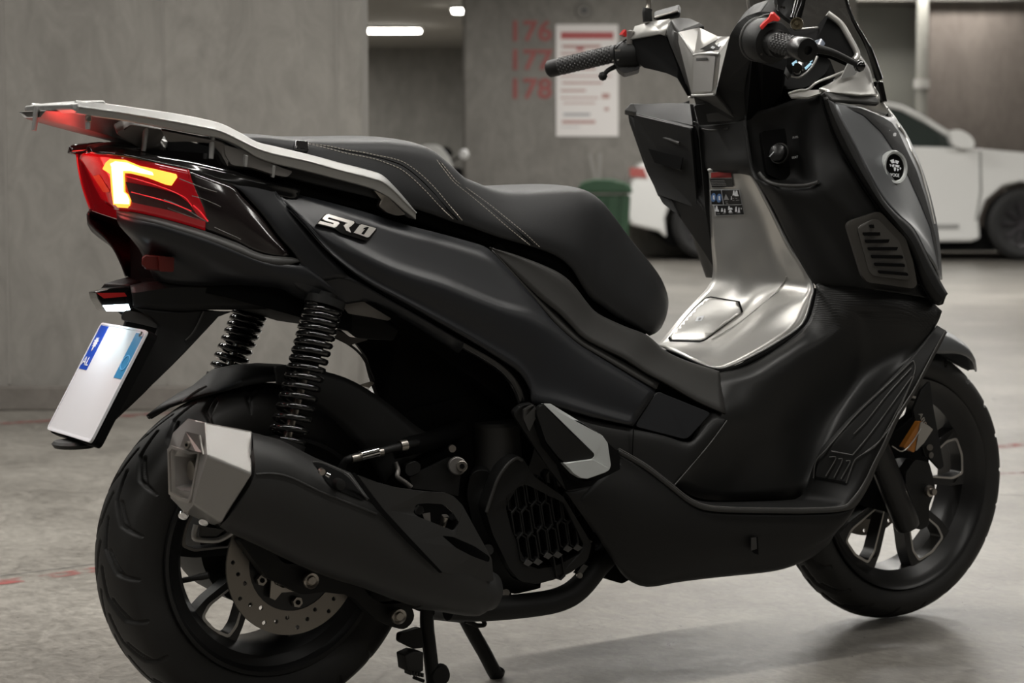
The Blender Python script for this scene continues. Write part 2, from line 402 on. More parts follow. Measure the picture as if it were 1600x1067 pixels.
# round sign above the poster
rs = lathe('round_sign', [(.0, .03), (.02, .03), (.022, .022), (.075, .022), (.082, 0)], E(upx(912, dn), dn, zpx(17, dn)), E(0, 0, 0)-E(0, 1, 0), mat('sign_grey', (.17, .16, .145), .6), None, 40)
tag(rs, 'round grey disc fixed to the wall above the red and white poster', 'sign')
ins = lathe('center_spot', [(0, .034), (.02, .034), (.024, .03)], E(upx(912, dn), dn, zpx(17, dn)), E(0, 0, 0)-E(0, 1, 0), 'stblack', rs, 20)
# poster
po = plate('poster', eline([(868, 38), (965, 38), (966, 213), (869, 213)], dn-.012), mat('poster_paper', (.78, .75, .735), .6), None, .01)
tag(po, 'white notice board poster with red heading and pink text lines on the wall', 'poster')
mpr = mat('poster_red', (.42, .09, .09), .6); mpk = mat('poster_pink', (.45, .27, .25), .6); mpg = mat('poster_grey', (.33, .33, .35), .6)
rows = [(50, 61, 876, 958, mpr), (70, 75, 878, 938, mpk), (74, 79, 900, 912, mpr), (82, 85, 876, 950, mpk), (96, 99, 880, 950, mpk), (106, 109, 876, 930, mpk), (118, 120, 876, 955, mpk),
        (128, 131, 878, 940, mpk), (140, 143, 876, 915, mpk), (146, 154, 940, 952, mpk), (152, 154, 876, 935, mpk), (160, 162, 880, 930, mpk), (168, 173, 944, 951, mpk), (177, 181, 880, 922, mpg), (188, 193, 878, 930, mpk), (198, 199, 876, 905, mpg)]
for (y0, y1, x0, x1, mm) in rows:
    plate('text_block', eline([(x0, y0), (x1, y0), (x1, y1), (x0, y1)], dn-.0128), mm, po, .002)
# red lines painted on the floor (real wear-faded paint)
def floor_strip(name, pts, w, m, label):
    out = []
    v = []; f = []
    for i, (px, py) in enumerate(pts):
        d0 = FW*FPX+RT*(px-800)+UP*(533.5-py); a = CAM+d0*(-CAM.z/d0.z); v.append(a)
    t = (v[-1]-v[0]).normalized(); s = t.cross(Vector((0, 0, 1)))*w/2
    vs = [p+s+Vector((0, 0, .0012)) for p in v]+[p-s+Vector((0, 0, .0012)) for p in v]
    n = len(v); fs = [(i, i+1, n+i+1, n+i) for i in range(n-1)]
    return tag(fin(name, vs, fs, m, None, recalc=False), label, 'floor marking')
def worn(name, col, amt):
    m, nt, b = new_mat(name); N = nt.nodes; Lk = nt.links
    b.inputs['Base Color'].default_value = (*col, 1); b.inputs['Roughness'].default_value = .6
    tc = N.new('ShaderNodeTexCoord'); n = N.new('ShaderNodeTexNoise'); n.inputs['Scale'].default_value = 14; n.inputs['Detail'].default_value = 8
    Lk.new(tc.outputs['Object'], n.inputs['Vector']); r = N.new('ShaderNodeMapRange'); r.inputs['From Min'].default_value = amt; r.inputs['From Max'].default_value = amt+.2
    r.inputs['To Max'].default_value = .75
    Lk.new(n.outputs['Fac'], r.inputs['Value']); Lk.new(r.outputs['Result'], b.inputs['Alpha']); return m
wr = worn('worn_red_floor_paint', (.30, .07, .065), .42)
floor_strip('floor_line', [(-60, 918), (60, 903), (160, 889), (330, 863), (430, 848)], .05, wr, 'worn red painted line on the floor beside the rear tyre')
floor_strip('floor_line', [(-60, 666), (60, 659), (200, 650), (330, 642)], .06, wr, 'far worn red painted line along the foot of the left wall')
floor_strip('floor_line', [(1480, 705), (1560, 698), (1640, 692)], .07, wr, 'worn red painted line on the floor to the right of the front wheel')
floor_strip('floor_line', [(1500, 742), (1640, 738)], .03, wr, 'thin red scuffed line on the floor right of the front wheel, nearer one')
dk = mat('floor_joint', (.09, .085, .08), .9)
floor_strip('floor_joint', [(-60, 908), (60, 893), (160, 880), (430, 840), (560, 820)], .004, dk, 'thin dark joint in the concrete floor left of the rear tyre')
floor_strip('floor_joint', [(1240, 765), (1400, 768), (1640, 776)], .004, dk, 'thin dark joint in the concrete floor behind the front wheel')
# ceiling lamps (the ones in the picture and those overhead)
ml = mat('lit_tube', (1, 1, 1), .5, emit=(1, .97, .9), es=5)
mh = mat('lamp_housing', (.5, .5, .48), .5)
mlf = mat('lit_tube_far', (1, 1, 1), .5, emit=(1, .96, .88), es=22)
def tube_lamp(u, d, L, label, w=.12, ml=ml):
    g = empty('ceiling_lamp', E(u, d, CEIL), label, 'lamp', group='ceiling lamps of the garage')
    h = ebox('housing', u-L/2, u+L/2, d-w/2, d+w/2, CEIL-.05, CEIL-.001, mh, parent=None)
    t = ebox('diffuser', u-L/2+.02, u+L/2-.02, d-w/2+.015, d+w/2-.015, CEIL-.085, CEIL-.05, ml, parent=None, bevel=.01)
    for o in (h, t): o.parent = g; o.matrix_parent_inverse = Matrix.Translation(-E(u, d, CEIL))
for i, (u, d, L, p) in enumerate(TUBES):
    tube_lamp(u, d, L, 'long ceiling tube lamp out of the frame above the car park')
for i, (x, y, L, p) in enumerate(XT):
    g = empty('ceiling_lamp', (x, y, CEIL), 'long ceiling tube lamp out of the frame above the car park', 'lamp', group='ceiling lamps of the garage')
    for nm, sx, sy, z0, z1, m_ in (('housing', L, .12, CEIL-.05, CEIL-.001, mh), ('diffuser', L-.04, .09, CEIL-.085, CEIL-.05, ml)):
        o = box(nm, (x, y, (z0+z1)/2), (sx, sy, z1-z0), m_); o.parent = g; o.matrix_parent_inverse = Matrix.Translation(-Vector((x, y, CEIL)))
d1 = 25.5
def dceil(py): 
    # depth at which the ceiling lamp underside is seen at py
    a = 533.5-py; k = (a*math.cos(PIT)+FPX*math.sin(PIT))/(FPX*math.cos(PIT)-a*math.sin(PIT)); return (CEIL-.07-CAM.z)/k
d1 = dceil(49)
tube_lamp((upx(562, d1)+upx(660, d1))/2, d1, (upx(660, d1)-upx(562, d1)), 'bright ceiling tube lamp seen above the seat, the long one', .28, mlf)
d2 = dceil(18)
tube_lamp(upx(716, d2), d2, upx(728, d2)-upx(706, d2), 'small bright ceiling lamp seen end on right of the long tube', .3, mlf)
for (u, d, p) in ((upx(611, d1), d1, 150), (upx(716, d2), d2, 60), (-4.5, 31, 170), (-2.2, 21, 60)):  # last two have no fixture, added to brighten the far end
    area('lamp_and_fill_light', u, d, CEIL-.1, .9, .2, p)
# green skip behind, white stool-like moped, white car
def car_body(name, secs, m, parent): return loft(name, secs, m, parent, su=3, sv=3)
# ------------------------------------------------------------------ things parked behind
mcw = mat('white_car_paint', (.82, .82, .80), .3, coat=.4)
mgl = mat('car_glass', (.035, .045, .04), .15, coat=.5)
mtr = mat('car_tyre', (.02, .02, .02), .7)
mal = mat('car_wheel_dark', (.05, .045, .05), .35, metal=.5)
BK = Vector((math.cos(YAW), math.sin(YAW), 0))
dc = 18.2
car = empty('car', E(upx(1370, dc+.85), dc+.85, 0), 'white car parked behind the scooter, its door, mirror and front wheel in view at right', 'car')
def adopt(o, p):
    o.parent = p; o.matrix_parent_inverse = p.matrix_world.inverted() if p.type != 'EMPTY' else Matrix.Translation(-p.location)
    return o
def arc(cx, cy, r, a0, a1, n=9): return [(cx+r*math.cos(math.radians(a0+(a1-a0)*k/(n-1))), cy-r*math.sin(math.radians(a0+(a1-a0)*k/(n-1)))) for k in range(n)]
low = [(986, 352), (980, 338), (983, 300), (990, 272), (1003, 255), (1060, 240), (1150, 236), (1300, 232), (1395, 228), (1480, 230), (1530, 232), (1600, 238), (1660, 250), (1710, 270), (1738, 300), (1748, 340), (1742, 368), (1664, 374)]
low += arc(1597, 350, 66, -20, 200) + [(1520, 378), (1300, 380), (1180, 378)] + arc(1105, 350, 66, -22, 200) + [(1030, 362)]
body = adopt(plate('body', eline(low, dc), mcw, None, 1.72, bevel=.0, dirv=BK), car); bev(body, .05, 3, 40)
cab = [(1022, 246), (1062, 192), (1100, 172), (1200, 156), (1300, 150), (1370, 155), (1410, 164), (1450, 184), (1488, 208), (1520, 232)]
gl = adopt(plate('window_glass', eline([(1036, 244), (1070, 200), (1106, 180), (1200, 165), (1300, 160), (1372, 166), (1410, 176), (1448, 196), (1482, 217), (1504, 233)], dc+.12), mgl, None, 1.46, dirv=BK), car)
rf = adopt(plate('roof', eline(cab+[(1504, 232), (1482, 215), (1446, 193), (1408, 173), (1370, 164), (1300, 159), (1200, 164), (1104, 181), (1072, 203), (1040, 246)], dc+.10), mcw, None, 1.5, dirv=BK), car); bev(rf, .03, 2, 40)
adopt(plate('pillar', eline([(1222, 162), (1240, 161), (1248, 234), (1228, 235)], dc+.10), 'deep', None, .03), car)
adopt(plate('underbody', eline([(1000, 350), (1740, 366), (1650, 384), (1560, 392), (1200, 394), (1050, 384)], dc+.12), 'deep', None, 1.5, dirv=BK), car)
adopt(plate('sill_trim', eline([(1190, 352), (1500, 350), (1500, 357), (1190, 359)], dc-.012), mat('car_sill', (.35, .35, .34), .4), None, .02), car)
mir_ = adopt(loft('door_mirror', [[E(upx(x, dc-.12), dc-.12+k, zpx(y, dc-.12)) for x, y in ((1486, 206), (1500, 203), (1518, 214), (1522, 229), (1505, 232), (1488, 224))] for k in (0, .05, .16)], mcw, None, su=3, lu=False), car)
adopt(plate('tail_lamp', eline([(984, 262), (1006, 262), (1012, 278), (985, 276)], dc-.01), mat('car_tail_lamp', (.4, .1, .09), .3), None, .1), car)
for cx in (1597, 1105):
    c = E(upx(cx, dc+.12), dc, zpx(350, dc))
    t = adopt(lathe('wheel', [(.17, .0), (.2, -.02), (.26, -.03), (.3, 0), (.305, .08), (.3, .2), (.2, .22)], c+BK*.02, BK, mtr, None, 40), car)
    rim = lathe('wheel_rim', [(0, -.0), (.05, -.0), (.06, .04), (.17, .04), (.18, 0), (.2, -.005), (.205, .02)], c+BK*.01, BK, mal, None, 40); adopt(rim, car)
    for k in range(10):
        a = 2*PI*k/10; d = RT*math.cos(a)+Vector((0, 0, 1))*math.sin(a)
        adopt(cyl('wheel_spoke', c+d*.04, c+d*.185-BK*.01, .014, mal, None, 8), car)
    adopt(plate('brake_caliper', [c+BK*.035+RT*x+Vector((0, 0, z)) for x, z in ((-.14, -.03), (-.09, -.05), (-.08, .07), (-.13, .06))], 'red', None, .05), car)
adopt(plate('door_seam', eline([(1530, 236), (1533, 236), (1536, 300), (1528, 345), (1525, 345), (1532, 300)], dc-.002), mat('seam', (.25, .25, .24), .6), None, .01), car)
# green bin
mgr = mat('green_plastic', (.025, .075, .035), .5, noise=.2, nscale=4)
dg = 17.2
gb = empty('waste_container', E(upx(945, dg), dg, 0), 'dark green plastic waste container with a lid behind the seat', 'container')
adopt(plate('container_body', eline([(908, 305), (986, 305), (980, 414), (914, 414)], dg), mgr, None, .25, bevel=.02, dirv=BK), gb)
adopt(plate('container_lid', eline([(902, 302), (990, 302), (984, 287), (960, 280), (930, 280), (908, 286)], dg-.03), mgr, None, .29, bevel=.02, dirv=BK), gb)
for x in (930, 950, 970): adopt(plate('container_rib', eline([(x, 306), (x+3, 306), (x+2, 412), (x-1, 412)], dg-.015), mgr, None, .02, dirv=BK), gb)
# white moped by the far column
dm = 16.6
mp_ = empty('moped', E(upx(690, dm), dm, 0), 'white moped parked far behind the seat, its round mirror lit', 'moped')
def mpl(name, L, m, d=0, th=.25): return adopt(plate(name, eline(L, dm+d), m, None, th, r=.03, bevel=.01, dirv=BK), mp_)
mpl('body', [(620, 270), (640, 240), (662, 226), (682, 226), (698, 238), (706, 258), (704, 300), (690, 330), (630, 330)], mcw)
mpl('seat', [(560, 262), (618, 262), (640, 290), (560, 300)], 'deep')
mpl('windscreen', [(690, 229), (700, 229), (709, 240), (702, 246)], 'deep', .06, .12)
mpl('leg_shield', [(702, 262), (722, 262), (724, 330), (700, 330)], 'deep', .03, .2)
adopt(tube('mirror_stem', [E(upx(704, dm), dm+.1, zpx(252, dm)), E(upx(716, dm), dm+.1, zpx(246, dm)), E(upx(722, dm), dm+.1, zpx(242, dm))], .008, 'deep', None), mp_)
adopt(lathe('mirror', [(0, -.025), (.03, -.02), (.042, 0), (.03, .03), (0, .04)], E(upx(724, dm), dm+.1, zpx(241, dm)), BK, mat('mirror_bright', (.9, .9, .9), .25, metal=.3), None, 20), mp_)
adopt(plate('footboard', eline([(600, 330), (720, 330), (716, 350), (600, 350)], dm), 'deep', None, .25, dirv=BK), mp_)
for x in (590, 725):
    c = E(upx(x, dm), dm+.08, .21)
    adopt(lathe('wheel', [(.03, .0), (.14, .0), (.2, .01), (.21, .04), (.2, .08), (.14, .09), (.03, .09)], c, BK, mtr, None, 30), mp_)
# ------------------------------------------------------------------ the scooter
S = empty('scooter', (0, 0, 0), 'matte black and silver maxi scooter with a lit red tail light, in front', 'scooter')
def tire(c, R, hw, prof, ng, name='tire'):
    cx, cz = c; NS = ng*60; pc = cr([Vector((r, y, 0)) for r, y in prof], 6); n = len(pc); verts = []; faces = []
    pitch = 2*PI*R/ng
    k_ = hw/.069; G = [([(0, .006), (.045, .016*k_), (.080, .046*k_), (.090, .080*k_)], .0056), ([(.046, .030*k_), (.084, .062*k_)], .0040)]
    def gd(s, y):
        best = 0
        for L, w in G:
            for sh in (-2, -1, 0, 1):
                ss = (s % pitch)+sh*pitch*-1
                for (s0, y0), (s1, y1) in zip(L, L[1:]):
                    dx, dy = s1-s0, y1-y0; t = max(0, min(1, ((ss-s0)*dx+(y-y0)*dy)/(dx*dx+dy*dy)))
                    d = math.hypot(ss-s0-dx*t, y-y0-dy*t)
                    if d < w: best = max(best, .5+.5*math.cos(PI*d/w))
        return best
    cache = {}
    mid = min(range(n), key=lambda j: abs(pc[j].y)); arc_ = [0.0]*n
    for j in range(mid+1, n): arc_[j] = arc_[j-1]+(pc[j]-pc[j-1]).length
    for j in range(mid-1, -1, -1): arc_[j] = arc_[j+1]+(pc[j]-pc[j+1]).length
    per = NS//ng
    for k in range(NS):
        th = 2*PI*k/NS; kk = k % per
        for j, v in enumerate(pc):
            key = (kk, j)
            if key not in cache:
                y = v.y; g = 0
                if v.x > R-.036*k_:
                    g = gd((kk/per+(.5 if y > 0 else 0))*pitch, arc_[j])
                cache[key] = g*.0065
            r = v.x-cache[key]
            verts.append(Vector((cx-r*math.cos(th), v.y, cz+r*math.sin(-th))))
    for k in range(NS):
        k2 = (k+1) % NS
        for j in range(n-1): faces.append((k*n+j, k2*n+j, k2*n+j+1, k*n+j+1))
    return fin(name, verts, faces, 'rubber', S, 170)
RZ = .2675
rp = [(.186, -.054), (.190, -.061), (.205, -.0665), (.222, -.069), (.235, -.0682), (.2455, -.0635), (.2535, -.054), (.2600, -.040), (.2642, -.024), (.2660, -.010)]
rp = rp+[(.2665, 0)]+[(r, -y) for r, y in rp[::-1]]
rt = tire((0, RZ), .2665, .069, rp, 22)
# dense profile in the tread so the cut grooves read
def rimlathe(c, prof, name='wheel_rim'):
    return lathe(name, prof, (c[0], 0, c[1]), (0, -1, 0), 'rim', S, 72, 30, cap=False)
rear_rim = rimlathe((0, RZ), [(.150, -.07), (.184, -.062), (.190, -.056), (.186, -.048), (.166, -.04), (.152, -.012), (.150, .02), (.163, .045), (.178, .050), (.186, .056), (.1905, .062), (.189, .067), (.183, .066), (.176, .056), (.160, .05), (.146, .025), (.145, -.02), (.15, -.07)])
def wheel_spokes(c, rh, rr, y0, parent, n=5, ph=0, yf=-.03, spread=.38, deep=.03):
    cx, cz = c
    pt = lambda a, r, y: Vector((cx+r*math.cos(a), y, cz+r*math.sin(a)))
    for k in range(n):
        a = ph+2*PI*k/n
        # a pocket shaped frame: apex at the hub, widening, closed beside the rim
        out = [pt(a-.36, rh, yf), pt(a-spread, rr*.80, yf-.002), pt(a-spread*.9, rr, yf-.004), pt(a, rr*1.01, yf-.004), pt(a+spread*.9, rr, yf-.004), pt(a+spread, rr*.80, yf-.002), pt(a+.36, rh, yf)]
        hol = [pt(a-.12, rh*1.42, yf), pt(a-spread*.66, rr*.80, yf-.002), pt(a-spread*.55, rr*.93, yf-.004), pt(a, rr*.945, yf-.004), pt(a+spread*.55, rr*.93, yf-.004), pt(a+spread*.66, rr*.80, yf-.002), pt(a+.12, rh*1.42, yf)]
        o = plate('wheel_spoke', out, 'rim', parent, deep, holes=[hol], dirv=(0, 1, 0), r=.006); bev(o, .0012)
        cen = sum(hol, Vector())/len(hol)
        big = [v+(v-cen).normalized()*.0055-Vector((0, .0008, 0)) for v in hol]; sm = [v+(v-cen).normalized()*.0005-Vector((0, .0008, 0)) for v in hol]
        plate('machined_edge', big, 'machined', o, .003, holes=[sm], dirv=(0, 1, 0), r=.006)
wheel_spokes((0, RZ), .045, .152, 0, S, 5, math.radians(-129), -.022, .34, .028)
hub = lathe('hub', [(0, .045), (.03, .045), (.052, .03), (.055, -.03), (.05, -.09), (.022, -.1), (.0, -.1)], (0, -.02, RZ), (0, 1, 0), 'rim', S, 36)
# black inner drum seen through the spokes, on the far side
lathe('belt_drive_cover', [(.0, .165), (.09, .165), (.105, .15), (.108, .09), (.108, .03), (.05, .02)], (.02, 0, RZ+.01), (0, 1, 0), 'plastic', S, 40)
va = math.radians(193)
vc = Vector((.15*math.cos(va), -.012, RZ+.15*math.sin(va)))
cyl('valve', vc, vc+Vector((.030, -.022, .008)), .0045, 'rubber', S, 10); 
cyl('valve_cap', vc+Vector((.028, -.0205, .0075)), vc+Vector((.040, -.0293, .0107)), .0055, 'rubber', S, 10)
def brake_disc(c, R, ri, y, nh, parent, s=-1, th=.004):
    seg = 72; vs = []
    cx, cz = c
    out = [Vector((cx+R*math.cos(2*PI*k/seg), y, cz+R*math.sin(2*PI*k/seg))) for k in range(seg)]
    holes = [[Vector((cx+ri*math.cos(2*PI*k/40), y, cz+ri*math.sin(2*PI*k/40))) for k in range(40)]]
    for k in range(nh):
        a = 2*PI*k/nh; r = [ri+(R-ri)*f for f in (.28, .72, .5)][k % 3]
        hx, hz = cx+r*math.cos(a), cz+r*math.sin(a)
        holes.append([Vector((hx+.0036*math.cos(2*PI*j/10), y, hz+.0036*math.sin(2*PI*j/10))) for j in range(10)])
    return plate('brake_disc', out, 'disc', parent, th, holes=holes, dirv=(0, 1, 0))
disc = brake_disc((0, RZ), .1136, .076, -.123, 33, S)
car_ = lathe('disc_carrier', [(.03, .0), (.078, .0), (.079, .006), (.03, .01)], (0, -.1215, RZ), (0, 1, 0), 'rim', S, 40)
sp = [];
for k in range(96):
    a = 2*PI*k/96; r = .046 if (k % 2) else .042
    sp.append(Vector((r*math.cos(a), -.127, RZ+r*math.sin(a))))
plate('sensor_ring', sp, 'steel', S, .002, holes=[[Vector((.034*math.cos(2*PI*k/30), -.127, RZ+.034*math.sin(2*PI*k/30))) for k in range(30)]], dirv=(0, 1, 0))
for k in range(5):
    a = math.radians(200+72*k); c = Vector((.062*math.cos(a), -.1235, RZ+.062*math.sin(a)))
    cyl('disc_bolt', c, c+Vector((0, -.008, 0)), .0085, 'steel', S, 6)
    cyl('disc_bolt_head', c+Vector((0, -.008, 0)), c+Vector((0, -.0095, 0)), .004, 'deep', S, 8)
# swing arm on the right side with its two big bolts
sa = [P(372, 842, -.150), P(420, 845, -.152), P(440, 880, -.155), P(475, 882, -.155), P(520, 893, -.155), P(560, 902, -.155), P(575, 930, -.155), P(600, 945, -.155), P(640, 940, -.155), P(650, 965, -.155), P(634, 985, -.155), P(607, 978, -.155), P(580, 962, -.155), P(548, 930, -.155), P(505, 925, -.155), P(470, 930, -.155), P(445, 915, -.155), P(418, 905, -.152)]
o = plate('swing_arm', sa, 'plastic', S, .022, r=.012, bevel=.003, dirv=(0, 1, 0))
for x, y, r in ((487, 907, .0125), (624, 963, .0125)):
    c = P(x, y, -.172); 
    b = lathe('arm_bolt', [(0, .003), (.006, .003), (.0075, .0005), (.0115, .002), (.013, 0), (.013, -.004), (.008, -.006), (.008, -.02), (0, -.02)], c, (0, -1, 0), 'steel', S, 28)
# ---- front wheel
FX = 1.345; FZ = .2667
fp = [(.2005, -.036), (.206, -.044), (.216, -.0495), (.228, -.0525), (.239, -.050), (.249, -.042), (.257, -.030), (.263, -.016)]
fp = fp+[(.2655, 0)]+[(r, -y) for r, y in fp[::-1]]
ft = tire((FX, FZ), .2655, .0525, fp, 22)
front_rim = rimlathe((FX, FZ), [(.170, -.05), (.2, -.044), (.2, -.038), (.18, -.03), (.172, -.01), (.172, .01), (.182, .028), (.196, .034), (.2005, .042), (.2045, .046), (.203, .05), (.196, .047), (.186, .036), (.170, .02), (.168, -.03), (.17, -.05)])
wheel_spokes((FX, FZ), .045, .176, 0, S, 5, math.radians(-58), -.018, .38, .03)
lathe('hub', [(0, .05), (.03, .05), (.05, .035), (.052, -.03), (.03, -.05), (0, -.05)], (FX, 0, FZ), (0, 1, 0), 'rim', S, 36)
brake_disc((FX, FZ), .115, .08, .062, 30, S)
lathe('disc_carrier', [(.02, .0), (.082, .0), (.083, .006), (.02, .01)], (FX, .052, FZ), (0, 1, 0), 'rim', S, 40)
# ribbed weave of the footwell plastic
def weave():
    m, nt, b = new_mat('weave_plastic'); N = nt.nodes; Lk = nt.links
    b.inputs['Base Color'].default_value = (.0105, .0105, .010, 1); b.inputs['Roughness'].default_value = .42
    tc = N.new('ShaderNodeTexCoord'); w = N.new('ShaderNodeTexWave'); w.inputs['Scale'].default_value = 110; w.bands_direction = 'DIAGONAL'
    w2 = N.new('ShaderNodeTexWave'); w2.inputs['Scale'].default_value = 110; w2.bands_direction = 'Z'
    for q in (w, w2): Lk.new(tc.outputs['Object'], q.inputs['Vector'])
    mx = N.new('ShaderNodeMath'); mx.operation = 'MULTIPLY'; Lk.new(w.outputs['Fac'], mx.inputs[0]); Lk.new(w2.outputs['Fac'], mx.inputs[1])
    bp = N.new('ShaderNodeBump'); bp.inputs['Strength'].default_value = .5; bp.inputs['Distance'].default_value = .0006
    sx = N.new('ShaderNodeSeparateXYZ'); Lk.new(tc.outputs['Object'], sx.inputs[0]); mr = N.new('ShaderNodeMapRange')
    mr.inputs['From Min'].default_value = .56; mr.inputs['From Max'].default_value = .61; Lk.new(sx.outputs['Z'], mr.inputs['Value'])
    ms = N.new('ShaderNodeMath'); ms.operation = 'MULTIPLY'; ms.inputs[1].default_value = .55; Lk.new(mr.outputs['Result'], ms.inputs[0]); Lk.new(ms.outputs[0], bp.inputs['Strength'])
    Lk.new(mx.outputs[0], bp.inputs['Height']); Lk.new(bp.outputs['Normal'], b.inputs['Normal']); return m
M['footwell'] = weave()
# ------------------------------------------------------------------ body panels (right side seen, mirrored to the left)
def mixrow(a, b, t, dy=0): return [(p[0]+(q[0]-p[0])*t, p[1]+(q[1]-p[1])*t, p[2]+(q[2]-p[2])*t+dy) for p, q in zip(a, b)]
# main side panel
top = [(427, 296, -.118), (480, 307, -.135), (530, 320, -.148), (580, 334, -.156), (630, 350, -.162), (692, 366, -.165), (735, 378, -.166), (762, 388, -.166), (790, 416, -.17), (815, 443, -.173), (842, 474, -.176), (867, 505, -.178), (902, 535, -.181), (940, 558, -.184), (985, 585, -.186), (1024, 609, -.188)]
rid = [(430, 300, -.124), (474, 326, -.150), (520, 352, -.168), (570, 383, -.178), (625, 407, -.184), (692, 428, -.186), (735, 447, -.187), (775, 464, -.188), (803, 472, -.188), (825, 479, -.188), (847, 492, -.188), (872, 511, -.189), (905, 540, -.190), (940, 563, -.191), (984, 590, -.192), (1023, 614, -.193)]
rid2 = [(432, 304, -.128), (474, 338, -.158), (520, 370, -.178), (570, 398, -.189), (625, 424, -.195), (692, 446, -.198), (735, 463, -.199), (775, 478, -.199), (803, 488, -.199), (825, 496, -.199), (847, 507, -.199), (872, 522, -.198), (905, 546, -.198), (940, 568, -.198), (984, 593, -.198), (1022, 617, -.198)]
bot = [(434, 307, -.130), (478, 352, -.165), (518, 399, -.180), (572, 441, -.186), (630, 473, -.190), (700, 513, -.192), (750, 542, -.194), (788, 566, -.196), (808, 580, -.197), (820, 595, -.198), (828, 612, -.200), (833, 631, -.205), (866, 636, -.210), (902, 646, -.213), (942, 656, -.213), (989, 666, -.212)]
m1 = mixrow(rid2, bot, .35, -.002); m2 = mixrow(rid2, bot, .72, 0); m3 = mixrow(rid2, bot, .9, -.003)
main = panel('side_panel', [top, rid, rid2, m1, m2, m3, bot], 'panel', S, 4, 3, lv=False, thick=.004, ang=50)
mir(main)
# dark inner return strip below the main panel (its rolled inner lip)
lip0 = [(545, 430, -.172), (600, 462, -.178), (650, 490, -.18), (725, 532, -.182), (775, 560, -.184), (803, 582, -.186), (820, 605, -.188), (829, 632, -.190)]
lip1 = [(540, 452, -.165), (596, 482, -.170), (645, 504, -.172), (718, 546, -.174), (764, 572, -.176), (790, 594, -.178), (804, 616, -.180), (812, 640, -.182)]
panel('panel_lip', [lip0, lip1], 'gloss', S, 4, 2, thick=.006, mirror=True)
# swoop cover between the side panel and the seat
s0 = [(765, 386, -.158), (812, 400, -.160), (860, 419, -.160), (885, 434, -.160), (902, 452, -.158), (917, 472, -.156), (935, 490, -.154), (975, 509, -.150), (1012, 524, -.146), (1040, 548, -.14), (1072, 563, -.135), (1104, 573, -.13), (1124, 580, -.13)]
s2 = [(768, 390, -.163), (790, 411, -.168), (818, 440, -.173), (846, 467, -.177), (873, 488, -.180), (895, 510, -.182), (912, 527, -.184), (938, 541, -.186), (975, 559, -.188), (1008, 580, -.19), (1042, 598, -.192), (1090, 626, -.194), (1135, 646, -.196)]
sA = mixrow(s0, s2, .12, -.006); sB = mixrow(s0, s2, .5, -.003)
panel('seat_cover', [s0, sA, sB, s2], 'trim', S, 4, 3, thick=.004, mirror=True, ang=50)  # lighter grey than its neighbours stands for light on its upward face
# first narrow strip (bevelled ledge) beside the groove
t0 = [(768, 389, -.164), (795, 420, -.17), (826, 455, -.175), (852, 485, -.179), (873, 509, -.182), (905, 536, -.185), (942, 558, -.188), (985, 584, -.19), (1026, 608, -.192)]
t1 = [(772, 390, -.160), (802, 420, -.164), (835, 452, -.168), (858, 478, -.172), (880, 500, -.175), (910, 528, -.178), (945, 549, -.18), (988, 573, -.182), (1030, 598, -.184)]
panel('groove_strip', [t0, t1], 'trim', S, 4, 2, thick=.003, mirror=True)
panel('groove_liner', [[(p[0], p[1]-3, p[2]+.016) for p in t0]+[(1080, 640, -.175), (1135, 655, -.175)], [(p[0]+6, p[1]-12, p[2]+.012) for p in t1]+[(1085, 615, -.175), (1140, 632, -.175)]], 'deep', S, 3, 2, thick=.004)
# hatch cover in front of the seam
plate('hatch_cover', [(1027, 611, -.196), (1111, 645, -.2), (1077, 683, -.208), (1070, 686, -.208), (992, 666, -.208)], 'panel', S, .01, r=.008, bevel=.002)
# lower body between hatch, passenger peg and floorboard
h0 = [(845, 634, -.202), (890, 646, -.204), (940, 659, -.205), (990, 670, -.206), (1035, 680, -.207), (1068, 690, -.206), (1084, 686, -.205), (1113, 653, -.2), (1136, 656, -.2)]
h1 = [(850, 650, -.212), (895, 660, -.214), (942, 672, -.214), (990, 682, -.214), (1035, 692, -.214), (1066, 702, -.214), (1086, 696, -.213), (1116, 668, -.208), (1134, 661, -.204)]
h2 = [(862, 690, -.216), (905, 694, -.218), (945, 696, -.218), (985, 712, -.218), (1020, 728, -.218), (1048, 738, -.218), (1068, 736, -.216), (1092, 712, -.212), (1124, 674, -.205)]
h3 = [(880, 730, -.216), (915, 730, -.218), (955, 722, -.22), (985, 732, -.22), (1018, 748, -.22), (1050, 762, -.22), (1058, 752, -.216), (1082, 724, -.21), (1110, 690, -.204)]
panel('body_cover', [h0, h1, h2, h3], 'plastic', S, 3, 3, thick=.004, mirror=True, ang=45)
tube('panel_seam', PL([(990, 668, -.2175), (989, 690, -.2195), (988, 712, -.2205)]), .0011, 'deep', S, 6)
tube('panel_seam', PL([(1136, 657, -.206), (1110, 692, -.209), (1080, 728, -.214), (1054, 758, -.221)]), .0013, 'trim', S, 6)
